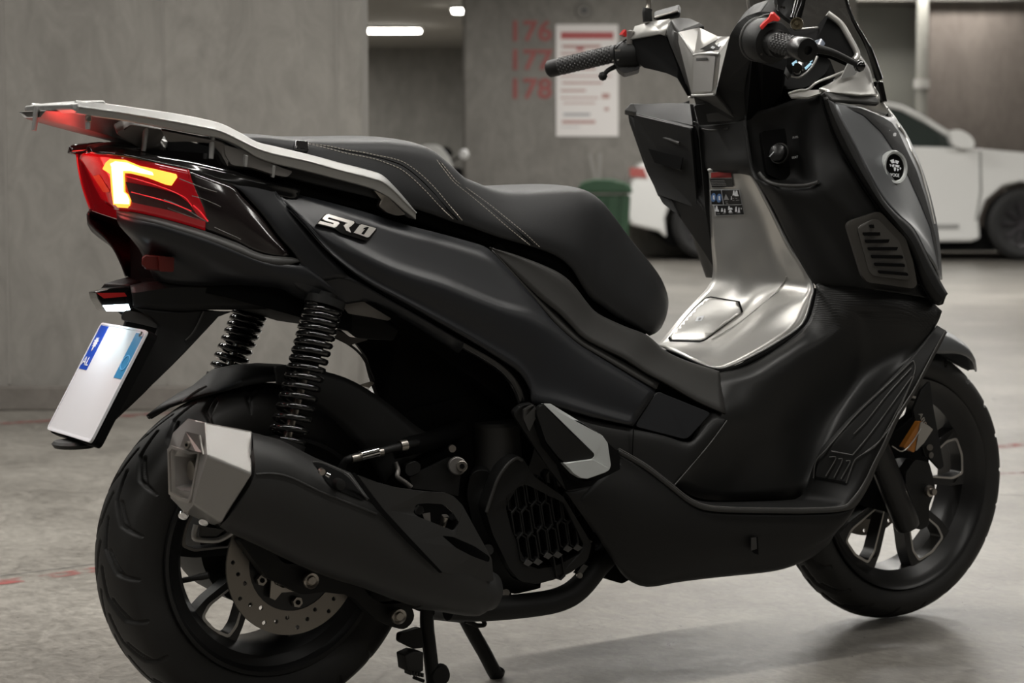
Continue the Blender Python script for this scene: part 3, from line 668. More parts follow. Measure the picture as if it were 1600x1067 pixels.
# footwell wall: shelf at the top, vertical wall below, from the tunnel to the leg shield
f0 = [(1100, 578, -.120), (1122, 582, -.128), (1165, 570, -.128), (1205, 549, -.13), (1242, 524, -.132), (1264, 500, -.134), (1275, 460, -.134), (1276, 444, -.134), (1300, 441, -.15), (1350, 441, -.19), (1400, 446, -.22), (1440, 458, -.245), (1472, 486, -.262)]
f1 = [(1096, 590, -.133), (1122, 592, -.145), (1172, 582, -.150), (1215, 560, -.155), (1250, 538, -.158), (1278, 524, -.16), (1300, 505, -.165), (1310, 490, -.172), (1325, 480, -.18), (1358, 474, -.205), (1400, 470, -.235), (1436, 480, -.255), (1470, 492, -.264)]
f2 = [(1094, 602, -.144), (1124, 604, -.158), (1172, 600, -.163), (1215, 588, -.166), (1252, 566, -.168), (1285, 545, -.17), (1312, 528, -.174), (1330, 515, -.18), (1350, 505, -.19), (1376, 500, -.215), (1408, 500, -.24), (1436, 505, -.256), (1464, 506, -.262)]
f3 = [(1098, 640, -.170), (1128, 640, -.185), (1170, 650, -.175), (1205, 655, -.166), (1240, 650, -.162), (1270, 640, -.162), (1296, 625, -.166), (1320, 605, -.172), (1345, 585, -.18), (1372, 568, -.2), (1400, 556, -.225), (1424, 545, -.245), (1446, 535, -.255)]
f4 = [(1072, 706, -.195), (1098, 705, -.200), (1130, 712, -.180), (1165, 718, -.165), (1195, 715, -.16), (1225, 708, -.16), (1252, 700, -.162), (1276, 690, -.168), (1300, 670, -.178), (1325, 645, -.192), (1352, 620, -.21), (1385, 592, -.228), (1415, 568, -.245)]
f5 = [(1040, 748, -.208), (1056, 758, -.214), (1085, 776, -.19), (1120, 782, -.165), (1150, 782, -.16), (1180, 781, -.16), (1210, 780, -.162), (1236, 779, -.166), (1252, 774, -.174), (1268, 748, -.19), (1290, 705, -.205), (1330, 655, -.222), (1378, 605, -.240)]
fw = panel('footwell_wall', [f0, f1, f2, f3, f4, f5], 'footwell', S, 4, 4, thick=.004, mirror=True, ang=60)
# ------------------------------------------------------------------ silver tunnel cover with fuel lid and stickers
# rows run from the left edge to the right edge, going from the post top down to the rear end
tn = [
 [(1107, 266, .048), (1120, 264, .03), (1138, 263, .01), (1156, 263, -.015), (1165, 266, -.03)],
 [(1108, 290, .055), (1130, 290, .03), (1150, 290, 0), (1168, 288, -.025), (1182, 287, -.048)],
 [(1109, 340, .062), (1140, 342, .03), (1165, 342, 0), (1190, 340, -.03), (1208, 336, -.060)],
 [(1112, 390, .068), (1145, 393, .03), (1175, 395, 0), (1208, 393, -.035), (1232, 385, -.082)],
 [(1114, 422, .074), (1150, 424, .03), (1182, 427, 0), (1222, 425, -.045), (1255, 418, -.100)],
 [(1108, 445, .078), (1148, 448, .03), (1182, 452, -.002), (1225, 450, -.05), (1269, 446, -.115)],
 [(1088, 468, .074), (1138, 470, .03), (1175, 474, -.005), (1208, 474, -.06), (1266, 466, -.120)],
 [(1068, 490, .072), (1120, 495, .028), (1155, 500, -.01), (1190, 496, -.068), (1252, 505, -.122)],
 [(1053, 508, .072), (1100, 513, .026), (1132, 521, -.015), (1165, 519, -.07), (1215, 532, -.122)],
 [(1040, 524, .070), (1080, 528, .024), (1106, 537, -.02), (1135, 540, -.075), (1172, 556, -.122)],
 [(1030, 535, .064), (1056, 536, .022), (1080, 543, -.025), (1112, 556, -.08), (1132, 573, -.120)],
 [(1028, 538, .06), (1040, 541, .015), (1058, 550, -.03), (1085, 563, -.08), (1112, 573, -.115)]]
tunnel = panel('tunnel_cover', tn, 'silver', S, 5, 4, thick=.004, ang=60)
# side drop edge of the cover (polished rim) and the dark gap line
rim = [(1165, 265, -.032), (1183, 287, -.05), (1209, 335, -.062), (1233, 384, -.084), (1256, 417, -.102), (1270, 446, -.117), (1267, 467, -.122), (1253, 506, -.124), (1216, 533, -.124), (1173, 557, -.124), (1133, 574, -.122), (1113, 574, -.117), (1090, 566, -.09), (1060, 552, -.04), (1030, 539, .055)]
tube('cover_rim', PL(rim), .0022, 'rack', tunnel, 8)
tube('cover_rim', PL([(1107, 266, .048), (1122, 263, .028), (1140, 262, .008), (1158, 262, -.017), (1166, 266, -.033)]), .003, 'rack', tunnel, 8)
tube('cover_gap', PL([(x+4, y+5, Y-.003) for x, y, Y in rim[5:12]]), .0045, 'deep', S, 8)
TT = bvh(tunnel)
def on(tree, L, lift=.0012, fallback=-.03): return [hit(tree, x, y, lift) or tree.find_nearest(P(x, y, fallback))[0] for x, y in L]
# fuel lid
LIDP = [(1047, 525), (1050, 530), (1094, 531), (1102, 528), (1158, 487), (1153, 472), (1110, 465), (1102, 467), (1086, 481)]
lc_ = (1104, 500)
drape('lid_gap', [(lc_[0]+(x-lc_[0])*1.06, lc_[1]+(y-lc_[1])*1.09+1) for x, y in LIDP], TT, 'deep', tunnel, .0016, 6, .02)
lidp = drape('fuel_lid', LIDP, TT, 'silver', S, .0060, 6, .02)
if sum(p.normal.z*p.area for p in lidp.data.polygons) < 0: lidp.data.flip_normals()
ls_ = lidp.modifiers.new('solid', 'SOLIDIFY'); ls_.thickness = .005; ls_.offset = -1
lg = on(bvh(lidp), [(1089, 495), (1101, 493), (1096, 501), (1086, 502)], .0008)
plate('fuel_mark', lg, 'white', lidp, .0006)
plate('fuel_mark_print', on(bvh(lidp), [(1092, 496.5), (1096, 496), (1094, 499.5), (1090.5, 500)], .0016), 'stgrey', lidp, .0006)
tube('tunnel_crease', [v for v in on(TT, [(1228, 432), (1222, 444), (1208, 460), (1180, 484), (1150, 507), (1112, 530)], .0022)], .0012, 'silver', tunnel, 6)
# stickers on the post
def decal(name, L, m, lift=.0008, parent=S, th=.0005): return drape(name, L, TT, m, parent, lift+.0022, 5, -.03)
wl = decal('warning_label', [(1106, 269), (1142, 268), (1146, 292), (1112, 293)], 'stgrey')
decal('label_band', [(1106, 270), (1142, 269), (1143, 277.5), (1107, 278)], 'stred', .0016, wl)
decal('label_field', [(1109, 279.5), (1143.5, 279), (1146, 292), (1112, 292.5)], 'stblack', .0016, wl)
for k in range(4): decal('label_text', [(1111, 282+2.4*k), (1132+k, 281.6+2.4*k), (1132+k, 282.4+2.4*k), (1111, 282.8+2.4*k)], 'stgrey', .0024, wl)
il = decal('instruction_label', [(1109, 296.5), (1155, 296), (1163, 335.5), (1118, 337), (1115, 321), (1111, 320)], 'white')
decal('label_field', [(1109.8, 297.2), (1126.5, 297), (1130, 319.6), (1111.5, 319.4)], 'stblack', .0016, il)
decal('label_field', [(1127.5, 297), (1154.4, 296.7), (1159, 319), (1131, 319.8)], 'stblack', .0016, il)
decal('label_field', [(1116, 321), (1159.6, 320), (1162.5, 335), (1118.6, 336.2)], 'stblack', .0016, il)
for cx, cy in ((1114.8, 308.5), (1123.6, 309.5)):
    decal('pictogram', [(cx+4*math.cos(a)+(math.sin(a))*.4, cy-7*math.sin(a)) for a in [2*PI*k/14 for k in range(14)]], 'stblue', .0022, il)
    decal('pictogram_figure', [(cx-1, cy-3), (cx+1.4, cy-3.5), (cx+1.8, cy+3.5), (cx-.6, cy+3)], 'white', .003, il)
decal('pictogram_triangle', [(1134, 303), (1139, 312), (1131, 312.4)], 'stgrey', .0022, il)
random.seed(5)
for (cx, cy, w, h) in ((1146.5, 301.5, 2, 4), (1150.5, 302, 3, 4.5), (1152, 305, 2.4, 1.6), (1142.8, 309, .8, 3), (1119.5, 326, 2.6, 4.5), (1122, 329, 1.6, 2), (1128, 328, 1.8, 3), (1132.4, 329, 1.6, 3.2), (1139, 325, 1.6, 3), (1142, 326, 3, 1.6), (1141, 330, 3, 2), (1150, 327, 1.8, 4.2), (1154.5, 328, 1.6, 4), (1158, 325.5, .8, 1.4)):
    decal('pictogram_figure', [(cx-w, cy+h), (cx-w*.4, cy-h*.9), (cx+w*.5, cy-h), (cx+w, cy+h*.9)], 'white', .0022, il)
for (x0, x1, y) in ((1144, 1147, 310), (1149, 1152, 309.5), (1144.5, 1147.5, 313), (1150, 1155, 312.5), (1133, 1137, 315), (1134, 1138, 317.6), (1120, 1125, 333.5), (1129, 1134, 333), (1139, 1145, 332.6), (1151, 1157, 332)):
    decal('label_text', [(x0, y), (x1, y-.2), (x1, y+.7), (x0, y+.9)], 'stgrey', .0022, il)

# ------------------------------------------------------------------ floorboard and lower fairing
lo = [(966, 709, -.222), (985, 719, -.226), (1010, 734, -.232), (1043, 758, -.240), (1075, 784, -.247), (1100, 797, -.250), (1160, 802, -.254), (1230, 803, -.256), (1296, 801, -.256), (1325, 796, -.256), (1343, 782, -.256)]
l1 = [(966, 722, -.224), (985, 738, -.229), (1010, 755, -.236), (1043, 778, -.244), (1075, 800, -.25), (1100, 812, -.253), (1160, 818, -.256), (1230, 819, -.258), (1290, 816, -.258), (1318, 809, -.258), (1336, 794, -.257)]
l2 = [(920, 764, -.226), (950, 768, -.232), (990, 785, -.238), (1030, 810, -.244), (1068, 828, -.248), (1100, 840, -.25), (1160, 845, -.252), (1225, 845, -.252), (1276, 842, -.252), (1303, 832, -.252), (1325, 812, -.252)]
l3 = [(905, 790, -.222), (930, 805, -.226), (965, 825, -.230), (1010, 850, -.234), (1055, 868, -.236), (1100, 875, -.238), (1155, 873, -.238), (1212, 868, -.238), (1252, 862, -.238), (1284, 848, -.238), (1310, 828, -.24)]
l4 = [(930, 832, -.205), (950, 862, -.206), (975, 895, -.207), (1010, 912, -.208), (1055, 907, -.209), (1100, 902, -.21), (1150, 897, -.212), (1205, 891, -.213), (1240, 882, -.214), (1270, 866, -.216), (1300, 842, -.22)]
l4b = [(958, 874, -.16), (966, 889, -.16), (985, 908, -.16), (1012, 914, -.16), (1055, 909, -.16), (1100, 904, -.16), (1150, 899, -.16), (1205, 893, -.16), (1240, 884, -.16), (1270, 870, -.16), (1296, 850, -.17)]
lf = panel('belly_fairing', [lo, l1, l2, l3, l4, l4b], 'plastic', S, 3, 3, thick=.004, ang=45); mir(lf)
lr = panel('fairing_tail', [[(967, 710, -.222), (945, 740, -.222), (905, 764, -.222), (884, 768, -.22)], [(968, 722, -.224), (950, 757, -.226), (918, 768, -.226), (890, 776, -.222)], [(966, 760, -.23), (948, 775, -.23), (925, 790, -.226), (903, 795, -.222)], [(975, 800, -.23), (955, 812, -.228), (940, 825, -.222), (928, 832, -.21)]], 'plastic', S, 3, 3, thick=.004, mirror=True)
plate('fairing_slot', [(1172, 839, -.2565), (1183, 838, -.2565), (1184, 866, -.2535), (1177, 864, -.2535), (1172, 859, -.2535)], 'deep', S, .001, toward=.0025)
plate('fairing_slot_face', [(1172, 840, -.258), (1180, 839, -.258), (1181, 857, -.258), (1172, 860, -.258)], 'trim', S, .001, toward=.003)
# floorboard: top surface and rolled edge
b0 = [(966, 699, -.212), (985, 709, -.216), (1012, 725, -.220), (1048, 752, -.224), (1066, 768, -.21), (1088, 781, -.19), (1120, 784, -.17), (1180, 783, -.165), (1230, 781, -.17), (1250, 776, -.18), (1262, 757, -.192), (1268, 735, -.20), (1282, 704, -.21), (1301, 681, -.22), (1335, 645, -.23), (1380, 603, -.243), (1420, 562, -.252), (1464, 508, -.262)]
b1 = [(967, 701, -.222), (987, 712, -.226), (1014, 729, -.234), (1050, 757, -.243), (1080, 780, -.250), (1108, 790, -.254), (1150, 793, -.257), (1210, 794, -.259), (1265, 794, -.260), (1315, 791, -.260), (1331, 780, -.260), (1350, 754, -.260), (1366, 721, -.262), (1378, 698, -.264), (1400, 652, -.266), (1427, 610, -.27), (1452, 563, -.273), (1477, 516, -.274)]
bm_ = mixrow(b0, b1, .55, 0)
fb = panel('floorboard', [b0, bm_, b1], 'plastic', S, 4, 3, thick=.004, ang=50, mirror=True)
b2 = [(x, y+8, Y-.001) for x, y, Y in b1[:10]]+[(1338, 790, -.260), (1359, 757, -.260), (1373, 722, -.262), (1385, 699, -.264), (1406, 652, -.266), (1432, 610, -.270), (1457, 563, -.273), (1480, 519, -.274)]
panel('floorboard_edge', [b1, b2], 'trim', S, 4, 2, thick=.006, ang=50, mirror=True)
tube('edge_bead', PL([(x, y, Y-.003) for x, y, Y in b1]), .0012, 'ribline', fb, 6)  # paler bead stands for the highlight along the board edge
BT = bvh(fb)
def onb(L, lift=.003): return [hit(BT, x, y, lift) or P(x, y, -.25) for x, y in L]
tube('mat_outline', onb([(1271, 747), (1275, 720), (1292, 701), (1345, 640), (1390, 598), (1422, 567), (1428, 566), (1429, 582), (1412, 622), (1374, 690), (1344, 712), (1334, 722), (1322, 755)]), .0012, 'ribline', fb, 6)
plate('mat_slot', onb([(1273, 744), (1324, 753), (1322, 757), (1272, 748)], .0016), 'deep', fb, .001)
for L in ([(1334, 678), (1356, 655), (1390, 612), (1424, 575)], [(1332, 711), (1354, 685), (1384, 645), (1425, 588)], [(1299, 705), (1332, 711)], [(1350, 708), (1375, 688), (1398, 655), (1428, 588)],
          [(1296, 714), (1306, 716), (1290, 744)], [(1310, 717), (1316, 719), (1303, 746)], [(1322, 720), (1328, 722), (1314, 748)]):
    tube('mat_rib', onb(L), .0011, 'ribline', fb, 6)
# ------------------------------------------------------------------ seat
sp_ = [ # crown silhouette px, crown py, shoulder half width, lower half width, bottom edge (px, py on the right side)
 (372, 218, .085, .095, (405, 262)), (405, 216, .10, .115, (440, 275)), (460, 220, .115, .135, (500, 290)), (530, 220, .125, .148, (565, 305)), (592, 219, .132, .154, (632, 322)),
 (632, 222, .135, .158, (672, 334)), (662, 230, .135, .159, (705, 346)), (690, 253, .133, .159, (735, 355)), (712, 274, .13, .158, (757, 363)), (735, 285, .127, .157, (780, 371)), (770, 297, .122, .155, (812, 380)),
 (812, 299, .118, .153, (845, 390)), (852, 297, .112, .15, (872, 402)), (895, 296, .104, .146, (893, 420)), (922, 300, .096, .14, (908, 445)), (940, 308, .088, .132, (922, 465)), (952, 322, .08, .125, (942, 480)), (987, 370, .07, .11, (965, 496)),
 (1018, 422, .062, .098, (988, 508)), (1034, 455, .055, .088, (1002, 516)), (1037, 480, .045, .08, (1010, 521)), (1030, 505, .03, .06, (1014, 523))]
secs = []
for i_, (px, py, ws, wl_, b) in enumerate(sp_):
    c = P(px, py, -ws*(.82 if i_ < 18 else .5)); c.z += .006 if i_ < 15 else .002; q = P(b[0], b[1], -wl_)
    # cross section in a plane through the crown point and the lower edge point
    def sec(sgn):
        pts = []
        for t, w in ((0, 0), (.012, .45), (.05, .80), (.13, 1.0)):
            pts.append((t, ws*w))
        out = []
        for t, w in pts: out.append(Vector((c.x+(q.x-c.x)*t, sgn*w, c.z+(q.z-c.z)*t)))
        for t, w in ((.35, ws+(wl_-ws)*.5), (.75, wl_*1.0), (1, wl_)):
            out.append(Vector((c.x+(q.x-c.x)*t, sgn*w, c.z+(q.z-c.z)*t)))
        return out
    R_ = sec(-1); L_ = sec(1)[1:]
    secs.append(L_[::-1]+R_)
v, f, _, _ = gridmesh(secs, 4, 4)
seat = fin('seat', v, f, 'seat', S, 70)
so = seat.modifiers.new('solid', 'SOLIDIFY'); so.thickness = .004; so.offset = 0
ST = bvh(seat)
def dashes(name, L, r=.0007, dash=.0040, gapl=.0018):
    pts = [q for q in [hit(ST, x, y, .0028) for x, y in L] if q]
    Q = cr(pts, 8); vs = []; fs = []; acc = 0; on_ = True; cur = [Q[0]]
    segs = []
    for a, b in zip(Q, Q[1:]):
        L_ = (b-a).length; t = 0
        while t < L_-1e-9:
            need = (dash if on_ else gapl)-acc; step = min(need, L_-t); t += step; acc += step; p = a.lerp(b, t/L_)
            if on_: cur.append(p)
            if acc >= (dash if on_ else gapl)-1e-9:
                if on_: segs.append((cur[0], cur[-1]))
                on_ = not on_; acc = 0; cur = [p]
    for a, b in segs:
        t = (b-a).normalized(); e = t.orthogonal().normalized(); g = t.cross(e); k = len(vs)
        for q in (a, b): vs += [q+(e*math.cos(u)+g*math.sin(u))*r for u in (0, 1.57, 3.14, 4.71)]
        fs += [(k+i, k+(i+1) % 4, k+4+(i+1) % 4, k+4+i) for i in range(4)]
    return fin(name, vs, fs, 'thread', seat, recalc=False)
LA = [(482, 224), (512, 228), (542, 234), (568, 238), (592, 243), (612, 247), (632, 254), (655, 270), (680, 294), (705, 324), (722, 344), (731, 355)]
LB = [(482, 225), (510, 231), (540, 239), (566, 244), (588, 249), (608, 256), (626, 264), (642, 276), (664, 297), (690, 325), (708, 342), (717, 352)]
LC = [(675, 238), (690, 255), (702, 270), (714, 284), (728, 293), (748, 307), (772, 325), (798, 346), (820, 364), (838, 381), (846, 388)]
LD = [(672, 236), (684, 252), (696, 268), (708, 283), (722, 295), (742, 311), (766, 331), (790, 352), (812, 370), (828, 383), (836, 390)]
for L in (LA, LB, LC, LD): dashes('stitching', L)
for L in (LA, LC):
    L2 = LB if L is LA else LD
    pts = [q for q in [hit(ST, (a[0]+b[0])/2, (a[1]+b[1])/2, .0016) for a, b in zip(L[:len(L2)], L2)] if q]
    tube('seam', pts, .0012, 'deep', seat, 6)
# black seat pan gap below the seat
pan0 = [(b[0], b[1]-1, -(w-.012)) for (_, _, _, w, b) in sp_[3:21]]
pan1 = [(440+0, 300, -.14)] if 0 else [(x+dx, y+dy, Y+.004) for (x, y, Y), (dx, dy) in zip(pan0, [(0, 22)]*7+[(-4, 22)]*4+[(-6, 20)]*3+[(-8, 18)]*4)]
panel('seat_pan', [pan0, pan1], 'deep', S, 3, 2, thick=.008, mirror=True)
# rubber buckle at the back of the seat
bk = plate('seat_strap_buckle', [(460, 222, -.118), (480, 224, -.118), (481, 238, -.13), (459, 236, -.13)], 'gloss', S, .012, bevel=.002, toward=.006)

# ------------------------------------------------------------------ luggage rack
upp = [(118, 156, -.092), (150, 159, -.096), (200, 166, -.102), (270, 176, -.112), (322, 186, -.120), (350, 194, -.124), (376, 207, -.128), (402, 221, -.132), (430, 228, -.135), (480, 240, -.142), (530, 253, -.15), (580, 266, -.156), (598, 273, -.158), (614, 288, -.16), (632, 308, -.162), (647, 327, -.163)]
cre = [(123, 167, -.104), (152, 171, -.108), (200, 178, -.114), (270, 190, -.124), (318, 199, -.131), (346, 206, -.135), (376, 220, -.139), (403, 233, -.143), (430, 241, -.146), (480, 252, -.153), (530, 266, -.161), (578, 278, -.167), (598, 285, -.169), (614, 297, -.171), (632, 315, -.173), (650, 333, -.173)]
lowr = [(121, 178, -.101), (152, 183, -.105), (200, 190, -.111), (270, 203, -.121), (320, 212, -.128), (346, 217, -.132), (376, 230, -.136), (400, 245, -.140), (430, 256, -.143), (480, 268, -.150), (530, 281, -.158), (575, 293, -.164), (594, 301, -.166), (612, 312, -.168), (630, 328, -.170), (651, 344, -.172)]
def inner(row, dy): return [P(*q)+Vector((0, .03, dy)) for q in row]
r1, r2_, r3 = PL(upp), PL(cre), PL(lowr)
sec = []
for i in range(len(r1)):
    a, b, c = r1[i], r2_[i], r3[i]
    sec.append([a, b, c, c+Vector((0, .026, .002)), a+Vector((0, .014, -.004))])
rail = loft('rack_rail', sec, 'rack', S, su=1, sv=4, lu=True, ang=25); bev(rail, .0022, 3, 25); mir(rail)
tube('rack_highlight_edge', [p+Vector((0, -.0002, .0002)) for p in r2_], .0016, 'rack', rail, 6)
# rear cross plate of the rack
A = lambda x, y, z: Vector((x, y, z))
cb = []
for y in (-.098, -.085, -.05, 0, .05, .095, .108):
    k = 1 if abs(y) < .08 else .6
    xr = -.352+ min(1.6, (abs(y)/.09)**3)*.012
    zt = .966; zt2 = .979 if y < -.07 else .970
    cb.append([A(xr, y, zt), A(xr+.02, y, zt+.003), A(xr+.05, y, zt+.006), A(xr+.06, y, zt-.012), A(xr+.012, y, zt-.013), A(xr, y, zt-.008)])
cbp = loft('rack_cross_plate', cb, 'rack', S, su=1, sv=2, lu=True, ang=30); bev(cbp, .002, 2, 30)
# centre web under the rack, running down to the tail
web = []
for (px, py, zt, w) in ((60, 182, .957, .05), (65, 186, .956, .06), (140, 206, .953, .07), (195, 221, .950, .055), (222, 235, .946, .045), (248, 243, .93, .04)):
    q = P(px, py, -.02); web.append([A(q.x, -w, zt), A(q.x, w, zt), A(q.x, w*.6, q.z), A(q.x, -w*.6, q.z)])
loft('rack_web', web, 'rackdark', S, su=1, sv=3, lu=True, ang=30)
def peg(pxa, pya, pxb, pyb, Y, r=.0045):
    a, b = P(pxa, pya, Y), P(pxb, pyb, Y)
    o = tube('luggage_hook', [a+Vector((0, 0, .006)), a.lerp(b, .5), b], [r, r*.9, r*.8], 'rack', S, 10)
peg(57, 172, 53, 204, -.02); peg(137, 180, 137, 202, -.098); peg(228, 205, 224, 236, -.085); peg(332, 218, 330, 248, -.12)
plate('hook_boss', [(136, 182, -.103), (143, 182, -.103), (143, 190, -.103), (135, 190, -.103)], 'steel', S, .005, bevel=.001)
# cast brackets from the rail down to the tail
plate('rack_bracket', [(205, 195, -.09), (262, 204, -.09), (250, 222, -.08), (262, 240, -.06), (250, 243, -.06), (232, 240, -.06), (212, 228, -.07), (180, 208, -.08)], 'rackdark', S, .02, r=.006, bevel=.002)
plate('rack_bracket', [(255, 221, -.07), (275, 222, -.07), (267, 232, -.066), (266, 245, -.062), (258, 244, -.062), (262, 232, -.066)], 'rack', S, .01, r=.003, bevel=.001)
plate('rack_bracket', [(252, 204, -.112), (345, 222, -.128), (372, 240, -.13), (356, 252, -.13), (357, 262, -.13), (345, 240, -.125), (330, 224, -.12), (290, 221, -.115), (262, 222, -.11)], 'rackdark', S, .014, r=.004, bevel=.0015)
plate('rack_bracket', [(350, 226, -.130), (385, 236, -.134), (440, 262, -.140), (458, 268, -.142), (449, 277, -.142), (428, 273, -.140), (395, 262, -.136), (362, 258, -.132), (352, 242, -.130)], 'rackdark', S, .016, r=.004, bevel=.002)
for x, y in ((384, 242), (427, 258)): plate('bracket_rib', [(x, y, -.142), (x+4, y+1, -.142), (x+2, y+20, -.14), (x-2, y+19, -.14)], 'rack', S, .008, bevel=.001)
plate('rack_bracket', [(584, 297, -.165), (606, 308, -.168), (634, 335, -.17), (622, 337, -.17), (605, 332, -.168), (592, 322, -.165), (596, 312, -.165)], 'steel', S, .012, r=.003, bevel=.002)
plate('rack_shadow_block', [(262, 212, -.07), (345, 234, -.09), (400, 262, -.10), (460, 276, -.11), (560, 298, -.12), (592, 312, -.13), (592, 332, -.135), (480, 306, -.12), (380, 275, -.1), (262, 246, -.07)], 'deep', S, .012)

# ------------------------------------------------------------------ tail: upper cap, lamp, side fairing, undertray
capu = [(136, 237, -.03), (140, 226, -.035), (165, 225, -.05), (200, 232, -.075), (250, 244, -.1), (300, 253, -.112), (362, 268, -.122), (420, 284, -.13), (470, 296, -.136)]
capm = [(136, 238, -.035), (142, 231, -.045), (167, 232, -.065), (202, 239, -.09), (252, 250, -.112), (302, 261, -.122), (362, 278, -.130), (418, 294, -.134), (468, 304, -.138)]
capl = [(137, 239, -.037), (145, 239, -.052), (170, 240, -.073), (204, 244, -.097), (250, 255, -.116), (300, 266, -.126), (360, 288, -.132), (414, 303, -.134), (464, 312, -.138)]
cap0 = [(P(*q)+Vector((.03, .045 if q[2] < -.05 else .02, .003))) for q in capu]
v_, f_, _, _ = gridmesh([cap0, PL(capu), PL(capm), PL(capl)], 4, 3)
ctop = fin('tail_cap', v_, f_, 'gloss', S, 50); so = ctop.modifiers.new('solid', 'SOLIDIFY'); so.thickness = .004; mir(ctop)
plate('tail_deck', [A(-.27, .045, .905), A(-.27, -.045, .905), A(-.15, -.09, .897), A(.02, -.12, .885), A(.02, .12, .885), A(-.15, .09, .897)], 'gloss', S, .02, dirv=(0, 0, -1))
# lamp lens: from the centre round to the side tip
u0 = [(124, 247, .03), (130, 240, 0), (160, 240, -.05), (196, 243, -.088), (246, 255, -.114), (292, 264, -.124), (338, 281, -.130), (364, 291, -.132), (378, 307, -.134), (404, 334, -.137), (428, 364, -.140), (453, 396, -.143)]
u1 = [(134, 264, .035), (145, 262, 0), (165, 266, -.052), (200, 271, -.090), (250, 283, -.117), (296, 294, -.128), (336, 308, -.135), (358, 318, -.138), (374, 332, -.140), (400, 354, -.143), (424, 376, -.145), (452, 398, -.145)]
u2 = [(146, 290, .035), (157, 293, 0), (172, 296, -.052), (204, 303, -.088), (252, 314, -.115), (298, 325, -.127), (334, 338, -.134), (354, 347, -.137), (372, 357, -.139), (396, 372, -.142), (420, 387, -.144), (451, 399, -.146)]
u3 = [(157, 312, .03), (168, 320, -.01), (182, 328, -.05), (208, 331, -.084), (250, 340, -.11), (294, 352, -.122), (332, 364, -.130), (352, 371, -.134), (372, 379, -.137), (396, 391, -.141), (420, 398, -.143), (448, 401, -.146)]
CT = (.02, .25, .62, .70)
Lw = [[p for p in r[:6]]+[mixrow([r[5]], [r[6]], c)[0]] for r, c in zip((u0, u1, u2, u3), CT)]
red = panel('tail_lamp_lens', Lw, 'redlens', S, 4, 4, thick=.003, ang=60)
Lb = [[mixrow([r[5]], [r[6]], c)[0]]+r[6:] for r, c in zip((u0, u1, u2, u3), CT)]
smk = panel('smoked_lens', Lb, 'smoke', S, 4, 4, thick=.003, ang=60); 
# left half of the lamp (mirror image, wraps round the far corner)
lh = panel('tail_lamp_lens', [[(P(*q).x, -P(*q).y, P(*q).z) for q in r[2:]] for r in (u0, u1, u2, u3)] if 0 else [[Vector((P(*q).x, -P(*q).y, P(*q).z)) for q in r[2:]] for r in (u0, u1, u2, u3)], 'redlens', S, 4, 4, thick=.003)
RTt = bvh(red)
def onr(L, l): return on(RTt, L, l+.0015, -.09)
drape('led_bar', [(165, 254), (172, 248), (196, 250), (218, 259), (246, 265), (275, 272), (277, 277), (268, 289), (262, 289), (230, 277), (205, 271), (190, 270), (175, 274), (160, 264)], RTt, 'led', red, .0030)
drape('led_core', [(172, 256), (180, 252), (198, 254), (218, 262), (238, 269), (240, 274), (222, 271), (204, 267), (190, 267), (178, 270)], RTt, 'ledhot', red, .0038)
drape('led_edge', [(171, 262), (195, 266), (196, 300), (201, 304), (205, 313), (203, 322), (177, 320), (174, 300)], RTt, 'led', red, .0031)
drape('inner_lens', [(196, 284), (240, 292), (276, 302), (296, 318), (312, 342), (262, 328), (206, 316)], RTt, 'darklens', red, .0027)
drape('led_column', [(174, 262), (192, 266), (193, 300), (198, 304), (202, 312), (202, 319), (178, 318), (177, 300)], RTt, 'ledhot', red, .0036)
drape('led_bar', [(210, 262), (248, 267), (276, 273), (277, 277), (268, 290), (258, 288), (232, 278), (212, 272)], RTt, 'led', red, .0036)
drape('led_foot', [(178, 318), (202, 320), (200, 325), (184, 324)], RTt, 'led', red, .0036)
drape('side_reflector', [(145, 275), (155, 273), (171, 298), (170, 301), (161, 300)], RTt, 'darkamber', red, .003)
tube('lens_rib', onr([(195, 275), (230, 285), (262, 296), (288, 308)], .0015)+onr([(297, 318), (300, 322)], .0012), .0007, 'redbright', red, 6)
tube('lens_rib', onr([(205, 300), (240, 309), (270, 318), (299, 330)], .0015), .0008, 'redbright', red, 6)
tube('lens_rib', [hit(bvh(smk, red), x, y, .0028) or P(x, y, -.13) for x, y in [(256, 312), (272, 318), (292, 328), (310, 339), (324, 347)]], .0009, 'clearrib', smk, 6)
for L in ([(280, 279), (300, 287), (322, 295), (339, 300)], [(262, 325), (285, 334), (305, 341), (324, 346)], [(335, 355), (352, 363), (366, 369), (376, 374)], [(300, 306), (318, 311), (334, 318), (345, 323)]):
    tube('lens_rib', [hit(bvh(smk, red), x, y, .0026) or P(x, y, -.13) for x, y in L], .0006, 'clearrib', smk, 6)
tube('lens_rib', [hit(bvh(smk, red), x, y, .0026) or P(x, y, -.13) for x, y in [(302, 321), (310, 328), (318, 337), (325, 346)]], .0011, 'redbright', smk, 6)
# black surround between lens and side panel
e0 = [(300, 260, -.121), (362, 270, -.126), (427, 290, -.132), (432, 300, -.136), (474, 350, -.156), (515, 400, -.172), (545, 432, -.178)]
e1 = [(300, 266, -.126), (364, 288, -.132), (400, 303, -.136), (420, 330, -.142), (450, 372, -.150), (478, 410, -.158), (500, 440, -.164)]
e2 = [(300, 268, -.126), (365, 291, -.132), (390, 312, -.136), (412, 338, -.140), (436, 370, -.145), (464, 404, -.150), (470, 440, -.152)]
panel('tail_fairing', [e0, e1, e2], 'panel', S, 4, 3, thick=.004, mirror=True, ang=50)
